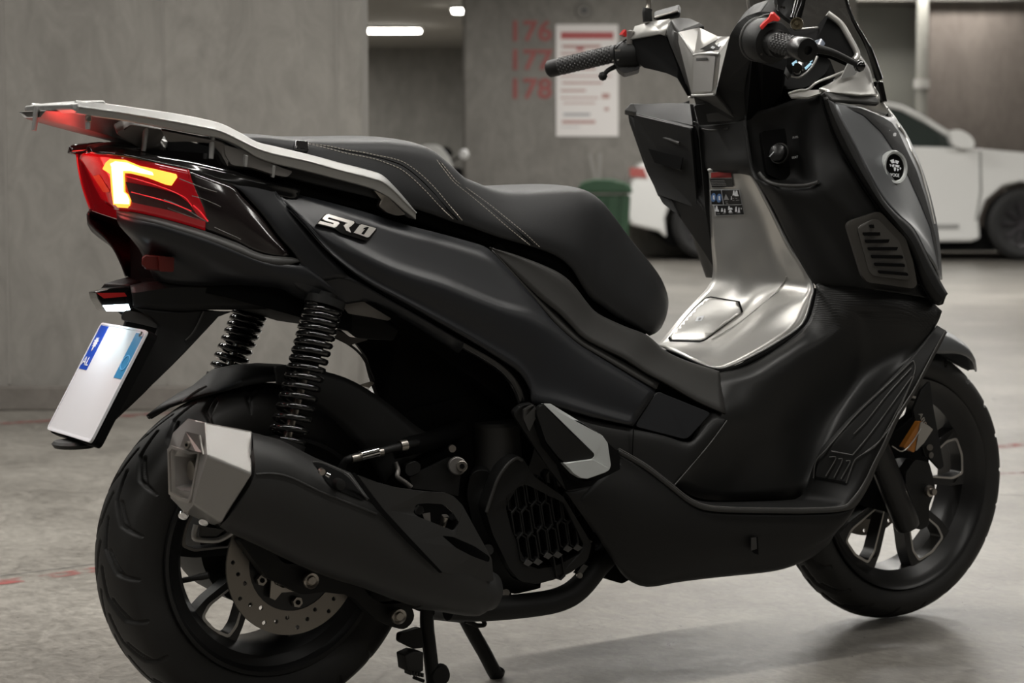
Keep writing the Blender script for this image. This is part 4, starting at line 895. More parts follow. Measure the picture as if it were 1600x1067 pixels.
# ledge below the lens
g0 = [(182, 329, -.052), (208, 332, -.086), (250, 341, -.112), (294, 353, -.124), (332, 365, -.132), (372, 380, -.139), (396, 392, -.143), (420, 399, -.146), (455, 402, -.149), (471, 406, -.152)]
g1 = [(182, 334, -.058), (210, 342, -.094), (252, 352, -.120), (296, 365, -.133), (334, 378, -.141), (374, 395, -.147), (398, 405, -.149), (422, 412, -.151), (448, 413.5, -.153), (470, 408, -.153)]
panel('lamp_ledge', [g0, g1], 'trim', S, 4, 2, thick=.003, mirror=True)
k0 = [(x, y, Y) for x, y, Y in g1[:-1]]+[(482, 416, -.158)]
k1 = [(186, 352, -.060), (214, 368, -.090), (254, 378, -.112), (298, 392, -.125), (336, 404, -.134), (374, 415, -.141), (398, 420, -.145), (424, 426, -.149), (456, 430, -.154), (500, 432, -.165)]
k2 = [(216, 387, -.055), (242, 400, -.075), (270, 410, -.09), (304, 422, -.105), (340, 430, -.12), (376, 436, -.13), (405, 440, -.137), (432, 443, -.142), (464, 448, -.15), (520, 452, -.168)]
k3 = [(241, 437, -.055), (252, 440, -.07), (278, 444, -.08), (308, 446, -.09), (345, 446, -.1), (380, 446, -.11), (408, 448, -.12), (440, 452, -.13), (474, 468, -.14), (540, 476, -.16)]
und = panel('tail_undertray', [k0, k1, k2, k3], 'panel', S, 4, 3, thick=.004, mirror=True, ang=50)
panel('tail_fairing', [[(470, 410, -.152), (500, 428, -.164), (545, 432, -.176), (600, 464, -.182), (650, 492, -.184), (725, 536, -.186)], [(456, 432, -.152), (500, 445, -.162), (545, 455, -.170), (598, 476, -.175), (648, 502, -.178), (722, 545, -.180)], [(462, 449, -.150), (510, 474, -.16), (545, 475, -.165), (580, 472, -.168), (645, 508, -.17), (716, 552, -.172)]], 'panel', S, 3, 3, thick=.004, mirror=True)
plate('undertray_core', [A(-.19, -.05, .82), A(-.1, -.1, .80), A(.1, -.13, .74), A(.1, .13, .74), A(-.1, .1, .8), A(-.19, .05, .82)], 'deep', S, .12, dirv=(0, 0, -1))
# dark red reflector under the tail
rb = loft('reflector', [[P(x, y, Y) for x, y in ((226, 398), (258, 400), (262, 406), (262, 420), (256, 424), (228, 421), (221, 414), (222, 403))] for Y in (-.064, -.10)], 'darkrefl', S, su=1, ang=30); bev(rb, .002)
plate('reflector_bracket', [(247, 400, -.104), (272, 402, -.104), (271, 425, -.104), (249, 424, -.104)], 'darkrefl', S, .004, r=.003, toward=.001)
plate('reflector_mount', [(234, 420, -.04), (262, 422, -.04), (262, 441, -.04), (241, 438, -.04)], 'deep', S, .05)

# ------------------------------------------------------------------ rear mudguard with plate, plate lamp
mgU = [(204, 449, -.052), (235, 442, -.06), (275, 437, -.068), (330, 441, -.078), (365, 444, -.085), (410, 448, -.095), (456, 451, -.105), (480, 460, -.11), (500, 475, -.115)]
mgM = [(206, 458, -.062), (236, 454, -.070), (276, 449, -.078), (330, 449, -.088), (366, 450, -.095), (410, 453, -.105), (455, 456, -.115), (478, 464, -.118), (499, 477, -.12)]
mgL = [(209, 480, -.060), (236, 482, -.068), (280, 486, -.076), (320, 484, -.084), (362, 484, -.09), (410, 483, -.10), (452, 482, -.108), (480, 482, -.112), (500, 481, -.116)]
mgT = [P(*q)+Vector((.02, .05, 0)) for q in mgU]
v_, f_, _, _ = gridmesh([mgT, PL(mgU), PL(mgM), PL(mgL)], 4, 3, lv=True)
mg = fin('mudguard_arm', v_, f_, 'plastic', S, 25); mg.modifiers.new('solid', 'SOLIDIFY').thickness = .004; mir(mg)
plate('mudguard_core', [A(-.19, .045, .70), A(-.19, -.045, .70), A(.05, -.09, .71), A(.05, .09, .71)], 'plastic', S, .012, dirv=(0, 0, -1))
# plate carrier: side web
cw0 = [(209, 481, -.060), (236, 484, -.066), (280, 486, -.072), (316, 484, -.078), (344, 486, -.082), (365, 486, -.086)]
cw1 = [(240, 500, -.064), (262, 505, -.068), (292, 505, -.072), (314, 495, -.077), (335, 496, -.081), (344, 493, -.083)]
cw2 = [(244, 520, -.066), (256, 525, -.068), (280, 530, -.071), (298, 525, -.074), (312, 520, -.077), (331, 506, -.08)]
cw3 = [(205, 594, -.068), (214, 600, -.070), (224, 604, -.071), (238, 600, -.072), (252, 587, -.073), (270, 570, -.074)]
cw4 = [(150, 676, -.060), (152, 680, -.060), (156, 680, -.060), (160, 676, -.061), (168, 668, -.062), (176, 660, -.062)]
cwp = panel('plate_carrier', [cw0, cw1, cw2, cw3, cw4], 'plastic', S, 3, 4, thick=.004, mirror=True)
tube('carrier_edge', PL([(318, 486, -.08), (310, 505, -.08), (300, 522, -.078), (290, 532, -.076)]), .0016, 'trim', S, 8)
pT, pB = .633, .472; xT = -.222; xB = -.314
def pl_pt(s, t, off=0):              # s across -1 (left) .. 1 (right), t from top 0 to bottom 1
    n = Vector((-(pT-pB), 0, (xT-xB))).normalized()
    return Vector((xT+(xB-xT)*t, -s*.0905, pT+(pB-pT)*t))+n*off
nrm = (pl_pt(0, 0, 1)-pl_pt(0, 0)).normalized()
def prect(name, s0, s1, t0, t1, off, m, th=.001, r=0, parent=None):
    return plate(name, [pl_pt(s0, t0, off), pl_pt(s1, t0, off), pl_pt(s1, t1, off), pl_pt(s0, t1, off)], m, parent or S, th, r=r, dirv=-nrm)
prect('plate_backing', -1.02, 1.03, -.01, 1.01, -.006, 'deep', .012, .01)
lp = empty('x', (0, 0, 0), '', '') if 0 else prect('license_plate', -1, 1, 0, 1, 0, 'plate', .003, .008)
rimo = [pl_pt(s, t, .0012) for s, t in ((-1, 0), (1, 0), (1, 1), (-1, 1))]
plate('plate_rim', rimo, 'white', lp, .0012, holes=[[pl_pt(s*.972, .5+(t-.5)*.965, .0012) for s, t in ((-1, 0), (1, 0), (1, 1), (-1, 1))]], r=.008, hr=.006, dirv=-nrm)
prect('plate_band', -.96, -.62, .025, .43, .0006, 'blue', .0006, .0, lp)
prect('plate_band', .62, .95, .035, .44, .0006, 'bluegrad', .0006, .0, lp)
cxy = pl_pt(.79, .30, .0014)
ea = (pl_pt(1, 0)-pl_pt(0, 0)).normalized(); eb = (pl_pt(0, 0)-pl_pt(0, 1)).normalized()
ring = [cxy+ea*.0125*math.cos(2*PI*k/28)+eb*.0125*math.sin(2*PI*k/28) for k in range(28)]
ring2 = [cxy+ea*.0108*math.cos(2*PI*k/28)+eb*.0108*math.sin(2*PI*k/28) for k in range(28)]
plate('plate_circle', ring, 'cyanprint', lp, .0005, holes=[ring2], dirv=-nrm)
put_text('country_letters', 'AL', .021, pl_pt(-.79, .36, .0006), ea, eb, 'white', lp, .0002, 1.1, .0008)
# small pale heraldic bird shape
bird = [(0, 1), (.25, .75), (.6, .95), (.45, .6), (1, .55), (.55, .3), (.95, .05), (.45, .05), (.7, -.35), (.25, -.2), (.2, -.7), (0, -1), (-.2, -.7), (-.25, -.2), (-.7, -.35), (-.45, .05), (-.95, .05), (-.55, .3), (-1, .55), (-.45, .6), (-.6, .95), (-.25, .75)]
bc = pl_pt(-.79, .20, .0016)
plate('plate_emblem', [bc+ea*x*.0095+eb*y*.0125 for x, y in bird], 'white', lp, .0004, dirv=-nrm)
cyl('plate_bolt', pl_pt(.9, .045, .001), pl_pt(.9, .045, .004), .0045, 'chrome', lp, 12)
lb = lathe('plate_foot', [(0, .004), (.03, .004), (.034, 0), (.03, -.006), (0, -.006)], pl_pt(.0, 1.03, -.014), (0, 0, 1), 'plastic', S, 24); lb.scale = (1, 1.0, 1)
# lamp over the plate
pk = loft('plate_lamp', [[P(x, y, Y) for x, y in ((150+dx, 456), (153+dx, 467), (164+dx, 484), (192+dx, 486), (208+dx, 481), (208+dx, 462), (200+dx, 448), (172+dx, 450))] for Y, dx in ((-.045, 0), (.0, -12))], 'gloss', S, su=1, ang=25); bev(pk, .0015)
plate('lamp_reflector', [(151, 458, -.046), (194, 457, -.046), (198, 463, -.046), (162, 466, -.046)], 'redrefl', pk, .001, toward=.001)
plate('lamp_glass', [(160, 477, -.046), (200, 475, -.046), (203, 484, -.046), (192, 486.5, -.046), (166, 486, -.046)], 'plight', pk, .001, toward=.0015)
plate('lamp_bracket', [(196, 484, -.05), (238, 492, -.06), (249, 497, -.062), (247, 513, -.063), (232, 509, -.06), (190, 500, -.05), (190, 492, -.05)], 'trim', S, .004, r=.004)
lt = bpy.data.lights.new('plate_light', 'AREA'); lt.size = .05; lt.size_y = .02; lt.shape = 'RECTANGLE'; lt.energy = .22; lt.color = (.8, .93, 1)
lo_ = bpy.data.objects.new('plate_light', lt); COL.objects.link(lo_); lo_.location = (-.262, 0, .668)
lo_.rotation_euler = (Vector((.02, 0, .1))).to_track_quat('Z', 'Y').to_euler()
for yy, ee in ((-.02, .55),):
    tl = bpy.data.lights.new('tail_light', 'POINT'); tl.energy = ee; tl.color = (1, .05, .04); tl.shadow_soft_size = .03
    to = bpy.data.objects.new('tail_light', tl); COL.objects.link(to); to.location = (-.335, yy, .862)
# ------------------------------------------------------------------ dark core so that nothing shows through the body
core = [[A(-.12, -.07, .86), A(-.12, .07, .86), A(-.12, .07, .76), A(-.12, -.07, .76)], [A(.08, -.11, .82), A(.08, .11, .82), A(.08, .11, .69), A(.08, -.11, .69)],
        [A(.25, -.13, .76), A(.25, .13, .76), A(.25, .13, .58), A(.25, -.13, .58)], [A(.42, -.14, .70), A(.42, .14, .70), A(.42, .14, .46), A(.42, -.14, .46)],
        [A(.58, -.14, .60), A(.58, .14, .60), A(.58, .14, .30), A(.58, -.14, .30)], [A(.75, -.14, .50), A(.75, .14, .50), A(.75, .14, .22), A(.75, -.14, .22)],
        [A(1.0, -.13, .48), A(1.0, .13, .48), A(1.0, .13, .24), A(1.0, -.13, .24)]]
loft('body_core', core, 'deep', S, su=1, sv=2, lu=True)
# ------------------------------------------------------------------ shock absorbers
def shock(top, bot, r, n):
    top, bot = Vector(top), Vector(bot); a = (bot-top); L = a.length; a.normalize(); e = a.orthogonal().normalized(); f = a.cross(e); pts = []
    N = n*20; q = 0
    dens = []
    for i in range(N+1):
        t = i/N; s = t+.10*math.sin(PI*t)*-1*(1-t)*2.0     # coils closer at the top
        s = .62*t+.38*t*t
        ang = 2*PI*n*t; pts.append(top+a*L*s+(e*math.cos(ang)+f*math.sin(ang))*r)
    rod = tube('shock_absorber', [top-a*.02, top.lerp(bot, .45)], .017, 'plastic', S, 16)
    cyl('damper_rod', top.lerp(bot, .35), bot+a*.02, .007, 'steel', rod, 14)
    sp2 = tube('spring', pts, .0052, 'gloss', rod, 8, n=1)
    cyl('spring_seat', top-a*.012, top, r+.006, 'plastic', rod, 24); cyl('spring_seat', bot, bot+a*.008, r+.005, 'plastic', rod, 24)
    return rod
shock(P(506, 478, -.155), P(447, 690, -.165), .0255, 16)
shock(P(392, 486, .12), P(350, 590, .13), .0245, 9)
# ------------------------------------------------------------------ inner mudguard hugging the rear tyre
hg = []
for k in range(13):
    a = math.radians(48+k*6.6); r0 = .284-(.006 if k > 8 else 0); row = []
    wy = 1 if k < 9 else max(.1, 1-(k-8)*.26); fl = 1 if k < 9 else .35
    for y, dr in ((-.058, -.010), (-.057, -.004), (-.052, .002), (-.03, .010), (0, .013), (.04, .010), (.070, 0), (.079, -.012)):
        r_ = r0+dr*fl-(0 if k < 9 else .004); y = y*wy+(.0 if k < 9 else .05*(1-wy))
        row.append(Vector((r_*math.cos(a), y, RZ+r_*math.sin(a))))
    hg.append(row)
v_, f_, _, _ = gridmesh(hg, 3, 1)
h_ = fin('tyre_hugger', v_, f_, 'plastic', S, 40); h_.modifiers.new('solid', 'SOLIDIFY').thickness = .004
# side of the hugger / air box in front of the near spring
panel('hugger_side', [[(428, 572, -.095), (445, 570, -.097), (458, 570, -.1), (470, 572, -.10), (540, 590, -.11), (600, 625, -.12), (650, 665, -.125), (690, 690, -.125)],
                      [(430, 584, -.095), (444, 586, -.098), (456, 590, -.10), (470, 598, -.105), (530, 625, -.115), (575, 655, -.125), (600, 690, -.13), (618, 735, -.13)],
                      [(432, 600, -.095), (444, 604, -.098), (456, 610, -.1), (470, 618, -.10), (515, 650, -.11), (545, 680, -.118), (575, 715, -.12), (600, 760, -.12)]], 'plastic', S, 4, 3, thick=.004)
HT = bvh(h_)
tube('hugger_flash', [q for q in [hit(HT, x, y, .003) for x, y in [(322, 603), (305, 612), (285, 628), (266, 646), (250, 662)]] if q], .0022, 'ribline', S, 6)  # pale strip laid on for the flash of light along the hugger
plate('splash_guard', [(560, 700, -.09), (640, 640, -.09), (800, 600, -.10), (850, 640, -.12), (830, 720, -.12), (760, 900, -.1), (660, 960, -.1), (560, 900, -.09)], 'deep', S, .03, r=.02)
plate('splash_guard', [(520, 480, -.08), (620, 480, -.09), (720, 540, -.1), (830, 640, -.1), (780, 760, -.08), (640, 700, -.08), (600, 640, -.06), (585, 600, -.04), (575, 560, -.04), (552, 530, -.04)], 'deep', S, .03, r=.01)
plate('frame_bracket', [(534, 476, -.15), (568, 471, -.155), (612, 498, -.155), (606, 501, -.15), (575, 495, -.15), (556, 492, -.15), (544, 490, -.15)], 'rackdark', S, .006, r=.002, bevel=.001)
plate('frame_bracket', [(545, 490, -.12), (620, 498, -.12), (628, 505, -.12), (615, 532, -.12), (575, 530, -.12), (556, 528, -.12), (540, 515, -.12)], 'gloss', S, .02, r=.004, bevel=.002)
plate('frame_bracket', [(516, 512, -.06), (545, 524, -.06), (575, 531, -.06), (545, 540, -.05), (520, 524, -.05)], 'rackdark', S, .008, r=.002)
tube('inner_rim_line', PL([(524, 527, -.04), (545, 538, -.04), (562, 552, -.04), (574, 570, -.04), (582, 588, -.04), (587, 598, -.04)]), .002, 'trim', S, 8)
plate('clip', [(562, 602, -.04), (580, 596, -.04), (586, 598, -.04), (577, 606, -.04)], 'steel', S, .003)
# hoses, cable and wiring above the muffler
tube('brake_hose', PL([(533, 733, -.14), (538, 722, -.145), (548, 716, -.15), (575, 709, -.15), (600, 704, -.15), (628, 697, -.145), (660, 690, -.13), (690, 682, -.11)]), .006, 'plastic', S, 10)
tube('hose_sleeve', PL([(549, 717, -.152), (566, 713, -.152), (582, 709, -.152), (598, 706, -.152)]), .0065, 'steel', S, 10)
tube('hose_joint', PL([(563, 712.5, -.154), (590, 705.5, -.154)]), .0085, 'chrome', S, 10)
tube('frame_rail', PL([(612, 704, -.12), (640, 696, -.125), (680, 686, -.12), (720, 668, -.11)]), .016, 'deep', S, 12)
tube('clamp', PL([(625, 697, -.145), (635, 695, -.145)]), .009, 'steel', S, 10)
tube('wiring', PL([(618, 722, -.14), (622, 735, -.145), (621, 745, -.15), (632, 753, -.15), (642, 761, -.15)]), .004, 'rackdark', S, 8)
plate('sensor_plug', [(634, 726, -.145), (650, 720, -.145), (658, 726, -.145), (656, 738, -.145), (640, 745, -.145), (633, 738, -.145)], 'plastic', S, .02, r=.004, bevel=.002)
plate('guard_panel', [(640, 746, -.14), (705, 715, -.14), (720, 740, -.14), (716, 775, -.14), (690, 768, -.14), (645, 763, -.14)], 'plastic', S, .01)
cyl('bolt_boss', P(713, 727, -.14), P(715, 728, -.175), .0145, 'rackdark', S, 20, bevel=.002)
cyl('bolt', P(721, 728, -.172), P(722, 728.5, -.184), .009, 'steel', S, 16, bevel=.001); cyl('bolt_socket', P(722, 728.5, -.183), P(722.2, 728.6, -.1855), .0045, 'deep', S, 6)
cyl('bolt', P(705, 700, -.14), P(707, 701, -.15), .006, 'steel', S, 12)
# ------------------------------------------------------------------ engine: cylinder, casing, radiator cover
lathe('engine_cylinder', [(0, .0), (.035, 0), (.04, .006), (.04, .15), (0, .15)], P(775, 658, -.11), A(.05, 0, -1), 'trim', S, 28)
plate('engine_casing', [(736, 738, -.13), (758, 732, -.14), (772, 745, -.14), (764, 765, -.14), (757, 800, -.14), (770, 850, -.14), (800, 905, -.14), (850, 918, -.14), (800, 930, -.12), (765, 900, -.12), (740, 830, -.12), (728, 770, -.12)], 'plastic', S, .05, r=.012, bevel=.004)
ro = [(758, 796, -.165), (775, 748, -.168), (790, 722, -.17), (806, 711, -.172), (818, 716, -.173), (835, 745, -.178), (880, 775, -.19), (925, 850, -.185), (918, 876, -.178), (890, 896, -.172), (868, 905, -.17), (838, 913, -.168), (812, 908, -.166), (796, 888, -.165), (770, 835, -.164)]
ri_ = [(790, 792, -.165), (808, 762, -.168), (822, 757, -.172), (880, 785, -.185), (912, 850, -.182), (904, 866, -.178), (878, 880, -.172), (862, 886, -.17), (840, 889, -.168), (824, 882, -.167), (814, 862, -.166), (800, 830, -.165)]
rc = plate('radiator_cover', ro, 'plastic', S, .03, holes=[ri_], r=.008, hr=.004, bevel=.004)
tube('cover_rim', PL([(760, 800, -.168), (776, 752, -.171), (792, 727, -.174), (806, 716, -.176), (816, 719, -.177)]), .003, 'trim', rc, 8)
plate('radiator_mesh_back', [(785, 770, -.14), (830, 745, -.14), (930, 780, -.15), (930, 870, -.15), (840, 900, -.14), (790, 860, -.14)], 'deep', rc, .01)
# leaning hexagonal cells
for i in range(7):
    for j in range(4):
        cx = 799+i*15.5+j*9.5; cy = 778+j*39.5-i*5.5+(i % 2)*4
        if not (790 < cx < 908) or cy > 884 or cy < 752: continue
        if cx < 800 and cy > 800: continue
        if cx-800 > (880-752) or (cx > 880 and cy > 868): continue
        yy = -.166-(cx-790)*.00012
        w, h = 7.2, 19
        hexo = [(cx-w-3, cy-h+3, yy), (cx-1-3, cy-h-4, yy), (cx+w-3, cy-h+1, yy), (cx+w+3, cy+h-3, yy), (cx+3, cy+h+4, yy), (cx-w+3, cy+h, yy)]
        cc = (cx, cy)
        hexi = [(cc[0]+(x-cc[0])*.72, cc[1]+(y-cc[1])*.88, yy) for x, y, _ in hexo]
        o = plate('grille_cell', hexo, 'plastic', rc, .014, holes=[hexi], bevel=.0006)
    plate('cell_facet', [(cx-w-3, cy-h+3, yy), (cx-4, cy-h-4, yy), (cx+w-3, cy-h+1, yy), (cx-3, cy-h+7, yy)], 'ribline', rc, .002, toward=.0025)
plate('engine_tag', [(900, 896, -.16), (912, 880, -.16), (920, 884, -.16), (908, 900, -.16)], 'gloss', S, .01, bevel=.001)
cyl('drain_bolt', P(905, 899, -.16), P(906, 899, -.17), .005, 'steel', S, 10)
plate('chain_guard_bits', [(765, 905, -.11), (800, 925, -.11), (800, 935, -.11), (770, 930, -.11)], 'gloss', S, .03, bevel=.002)
cyl('casing_bolt', P(790, 926, -.12), P(791, 926, -.135), .006, 'steel', S, 10)
cyl('casing_bolt', P(762, 858, -.13), P(763, 859, -.145), .009, 'trim', S, 12)
# ------------------------------------------------------------------ exhaust pipe / frame tube under the engine
tube('frame_tube', PL([(700, 950, -.13), (760, 951, -.135), (830, 945, -.14), (875, 936, -.145), (905, 918, -.15), (935, 882, -.15), (965, 850, -.15), (990, 830, -.15)]), .0205, 'plastic', S, 18)
plate('frame_mount', [(930, 890, -.14), (940, 860, -.14), (965, 880, -.14), (985, 905, -.14), (972, 912, -.14), (950, 905, -.14)], 'deep', S, .04, r=.004)
# ------------------------------------------------------------------ muffler
YM = -.262
mf = [ # stations from the cap to the front: top edge, upper crease, belly, lower edge
 [(394, 676, -.225), (396, 700, -.262), (398, 741, -.276), (372, 790, -.272), (347, 818, -.25), (347, 812, -.16), (385, 700, -.14)],
 [(408, 679, -.225), (412, 702, -.262), (414, 740, -.276), (392, 795, -.272), (366, 830, -.25), (366, 820, -.16), (400, 700, -.14)],
 [(444, 691, -.224), (450, 712, -.260), (452, 744, -.274), (436, 800, -.270), (412, 851, -.246), (414, 838, -.16), (436, 706, -.14)],
 [(492, 716, -.222), (498, 736, -.256), (500, 768, -.270), (486, 824, -.266), (466, 878, -.242), (468, 862, -.16), (484, 730, -.14)],
 [(540, 736, -.220), (546, 760, -.254), (550, 786, -.266), (536, 846, -.262), (516, 898, -.236), (518, 884, -.16), (532, 752, -.14)],
 [(590, 760, -.218), (594, 786, -.250), (598, 808, -.262), (588, 866, -.256), (570, 914, -.232), (572, 904, -.16), (584, 776, -.14)],
 [(640, 800, -.214), (646, 822, -.244), (650, 846, -.254), (644, 896, -.250), (634, 938, -.228), (634, 930, -.16), (634, 812, -.14)],
 [(692, 838, -.208), (700, 858, -.236), (706, 880, -.244), (704, 922, -.238), (694, 952, -.218), (690, 946, -.16), (686, 848, -.14)],
 [(738, 872, -.200), (750, 890, -.222), (758, 906, -.228), (754, 938, -.224), (744, 960, -.208), (738, 955, -.16), (732, 880, -.15)],
 [(756, 896, -.190), (766, 906, -.205), (772, 920, -.208), (769, 940, -.205), (760, 956, -.195), (756, 950, -.165), (750, 900, -.16)]]
muf = loft('muffler', [PL(s) for s in mf], 'heat', S, su=3, sv=3, ang=50)
b2s = [[(640, 880, -.20), (700, 892, -.225), (706, 930, -.23), (690, 958, -.20), (650, 960, -.18), (640, 940, -.17)]]
# rounded collector box at the front lower end
lathe('collector', [(0, .0), (.018, .002), (.030, .012), (.037, .035), (.040, .08), (.040, .16), (0, .17)], P(777, 925, -.185), (P(600, 905, -.20)-P(777, 925, -.185)), 'heat', muf, 32, ang=70)
# heat shield
hs = [(394, 677, -.226), (444, 692, -.226), (480, 714, -.225), (502, 719, -.225), (541, 735, -.224), (554, 742, -.224)]
plate('shield_seam', [(546, 738, -.262), (552, 738, -.262), (593, 792, -.268), (640, 842, -.262), (688, 893, -.252), (684, 894, -.252), (634, 846, -.262), (587, 796, -.268)], 'deep', muf, .002, toward=.006)
hsh = [(556, 741, -.262), (588, 753, -.262), (617, 761, -.26), (660, 767, -.255), (694, 769, -.25), (706, 774, -.248), (720, 788, -.245), (744, 832, -.24), (766, 872, -.232), (769, 906, -.222), (764, 908, -.222), (734, 903, -.23), (688, 893, -.244), (640, 842, -.256), (596, 794, -.262)]
hole1 = [(643, 800, -.25), (648, 787, -.25), (660, 785, -.25), (690, 787, -.248), (704, 798, -.246), (715, 816, -.244), (708, 829, -.244), (680, 818, -.246), (650, 806, -.25)]
hole2 = [(688, 836, -.246), (706, 838, -.245), (740, 853, -.24), (763, 869, -.234), (762, 878, -.234), (735, 868, -.24), (710, 855, -.244)]
hso = plate('heat_shield', hsh, 'heat', muf, .004, holes=[hole1, hole2], r=.004, bevel=.0012, toward=.004)
plate('shield_backing', [(640, 790, -.24), (700, 782, -.235), (725, 810, -.23), (768, 870, -.22), (760, 890, -.22), (690, 845, -.23)], 'deep', muf, .01)
cyl('shield_bolt', P(655, 797, -.235), P(655, 797, -.25), .008, 'plastic', muf, 6)
cyl('spring_hook', P(690, 822, -.23), P(696, 806, -.238), .006, 'steel', muf, 12); cyl('sensor', P(704, 812, -.23), P(707, 808, -.238), .006, 'gloss', muf, 12)
plate('bracket', [(660, 803, -.238), (672, 801, -.238), (673, 815, -.238), (663, 811, -.238)], 'rackdark', muf, .004)
# window in the muffler cover, and its crease
MUT = bvh(muf)
drape('cover_window', [(489, 722), (503, 724), (536, 739), (547, 748), (572, 781), (562, 780), (520, 763), (510, 752), (504, 742)], MUT, 'deep', muf, .0022, 6, -.26)
tube('window_rim', [hit(MUT, x, y, .001) or P(x, y, -.26) for x, y in [(488, 722), (503, 723), (538, 738), (549, 747), (574, 782)]], .0014, 'ribline', muf, 8)
cyl('hanger_bolt', P(501, 735, -.270), P(504, 738, -.276), .005, 'steel', muf, 12); cyl('hanger_bolt', P(510, 741, -.270), P(516, 744, -.274), .004, 'chrome', muf, 10)
lathe('hanger_rubber', [(0, .006), (.008, .004), (.009, -.01), (0, -.01)], P(531, 757, -.272), (0, -1, 0), 'plastic', muf, 16)
tube('cover_crease', [hit(MUT, x, y, .0002) for x, y in [(400, 741), (426, 740), (456, 747), (500, 768), (550, 788), (588, 803)]], .0018, 'heat', muf, 8)
# silver end cap: faceted box
c_ = {}
tl_, tr_, mr_, br_, bl_, ml_ = (320, 661, -.234), (395, 674, -.234), (394.5, 741, -.281), (345, 818, -.262), (303, 787, -.250), (324, 710, -.276)
cap = []
F = lambda *q: P(*q)
verts = [F(320, 660, -.236), F(395, 674, -.232), F(394.5, 741, -.281), F(345, 818, -.262), F(302, 788, -.255), F(324, 711, -.275),   # outer skin 0..5
         F(293, 654, -.170), F(264, 700, -.150), F(266, 776, -.150), F(290, 803, -.160), F(335, 821, -.18),    # 6 top inner, 7 left, 8 lowleft, 9 low, 10
         F(376, 672, -.150), F(350, 800, -.15)]
faces = [(0, 1, 2, 5), (5, 2, 3, 4), (0, 6, 11, 1), (4, 3, 10, 9), (3, 12, 10), (12, 8, 9, 10), (6, 7, 8, 12, 11), (1, 11, 12, 3, 2)]
# rear face ring with the opening
o_ = [F(320, 660, -.236), F(324, 711, -.275), F(302, 788, -.255), F(290, 803, -.20), F(266, 778, -.150), F(263, 700, -.150), F(270, 676, -.158), F(293, 654, -.170)]
capo = fin('muffler_cap', verts, faces, 'cap', S, 15); bev(capo, .003, 3, 15)
hl = [F(309, 710, -.240), F(298, 767, -.232), F(283, 766, -.20), F(274, 761, -.178), F(273, 712, -.178), F(279, 702, -.185)]
plate('outlet_face', o_, 'cap', capo, .003, holes=[hl], bevel=.001)
# bezel ring and deep outlet
bz = [F(316, 704, -.250), F(303, 776, -.245), F(298, 786, -.24), F(282, 782, -.20), F(267, 772, -.168), F(265, 702, -.166), F(270, 696, -.17), F(300, 706, -.22)]
bzo = plate('outlet_bezel', bz, 'machined', capo, .003, holes=[[v+(sum(bz, Vector())/8-v)*.12 for v in bz]], toward=.004)
outl = plate('outlet_well', [v+Vector((.035, 0, 0)) for v in hl], 'deep', capo, .004)
wv = []
for k in range(len(hl)): 
    a, b = hl[k], hl[(k+1) % len(hl)]; cc = sum(hl, Vector())/len(hl)
    ain, bin_ = a.lerp(cc, .35)+Vector((.04, 0, 0)), b.lerp(cc, .35)+Vector((.04, 0, 0)); wv.append((a, b, bin_, ain))
fin('outlet_funnel', [v for q in wv for v in q], [tuple(range(4*k, 4*k+4)) for k in range(len(wv))], 'cap', capo, 20)
cyl('outlet_pipe', sum(hl, Vector())/6+Vector((.012, 0, 0)), sum(hl, Vector())/6+Vector((.05, 0, 0)), .014, 'steel', capo, 20)
plate('cap_recess', [F(293, 675, -.20), F(314, 680, -.245), F(318, 708, -.26), F(308, 706, -.25), F(284, 699, -.20)], 'rackdark', capo, .002, toward=.003)
cb_ = F(300, 694, -.222); cyl('cap_screw', cb_, cb_+Vector((-.010, -.003, 0)), .0055, 'steel', capo, 14); cyl('screw_socket', cb_+Vector((-.010, -.003, 0)), cb_+Vector((-.0108, -.0032, 0)), .0026, 'deep', capo, 6)
tube('bezel_edge', [F(312, 680, -.247), F(315, 694, -.253), F(318, 710, -.262)], .0016, 'machined', capo, 6)
for x, y in ((286, 808), (318, 818)): lathe('cap_rivet', [(0, .003), (.007, .001), (.008, -.002), (0, -.004)], P(x, y-2, -.20), A(-.5, -.5, -.5), 'chrome', capo, 16)
tube('exhaust_hook', PL([(306, 820, -.17), (303, 835, -.17), (308, 843, -.172), (340, 844, -.175), (362, 832, -.18), (366, 826, -.18)]), .0042, 'cap', capo, 8)
plate('hook_web', [(312, 822, -.172), (330, 825, -.175), (352, 828, -.178), (338, 838, -.175), (312, 838, -.172)], 'trim', capo, .003)
# ------------------------------------------------------------------ brake caliper on the disc
plate('brake_caliper', [(410, 862, -.135), (432, 850, -.138), (470, 858, -.14), (485, 880, -.14), (468, 905, -.14), (440, 908, -.14), (418, 892, -.138)], 'plastic', S, .02, r=.008, bevel=.003)
plate('abs_sensor_bracket', [(424, 902, -.134), (430, 912, -.134), (442, 918, -.134), (470, 919, -.134), (474, 924, -.134), (440, 926, -.134), (430, 938, -.134), (422, 934, -.134)], 'steel', S, .003, bevel=.0005)
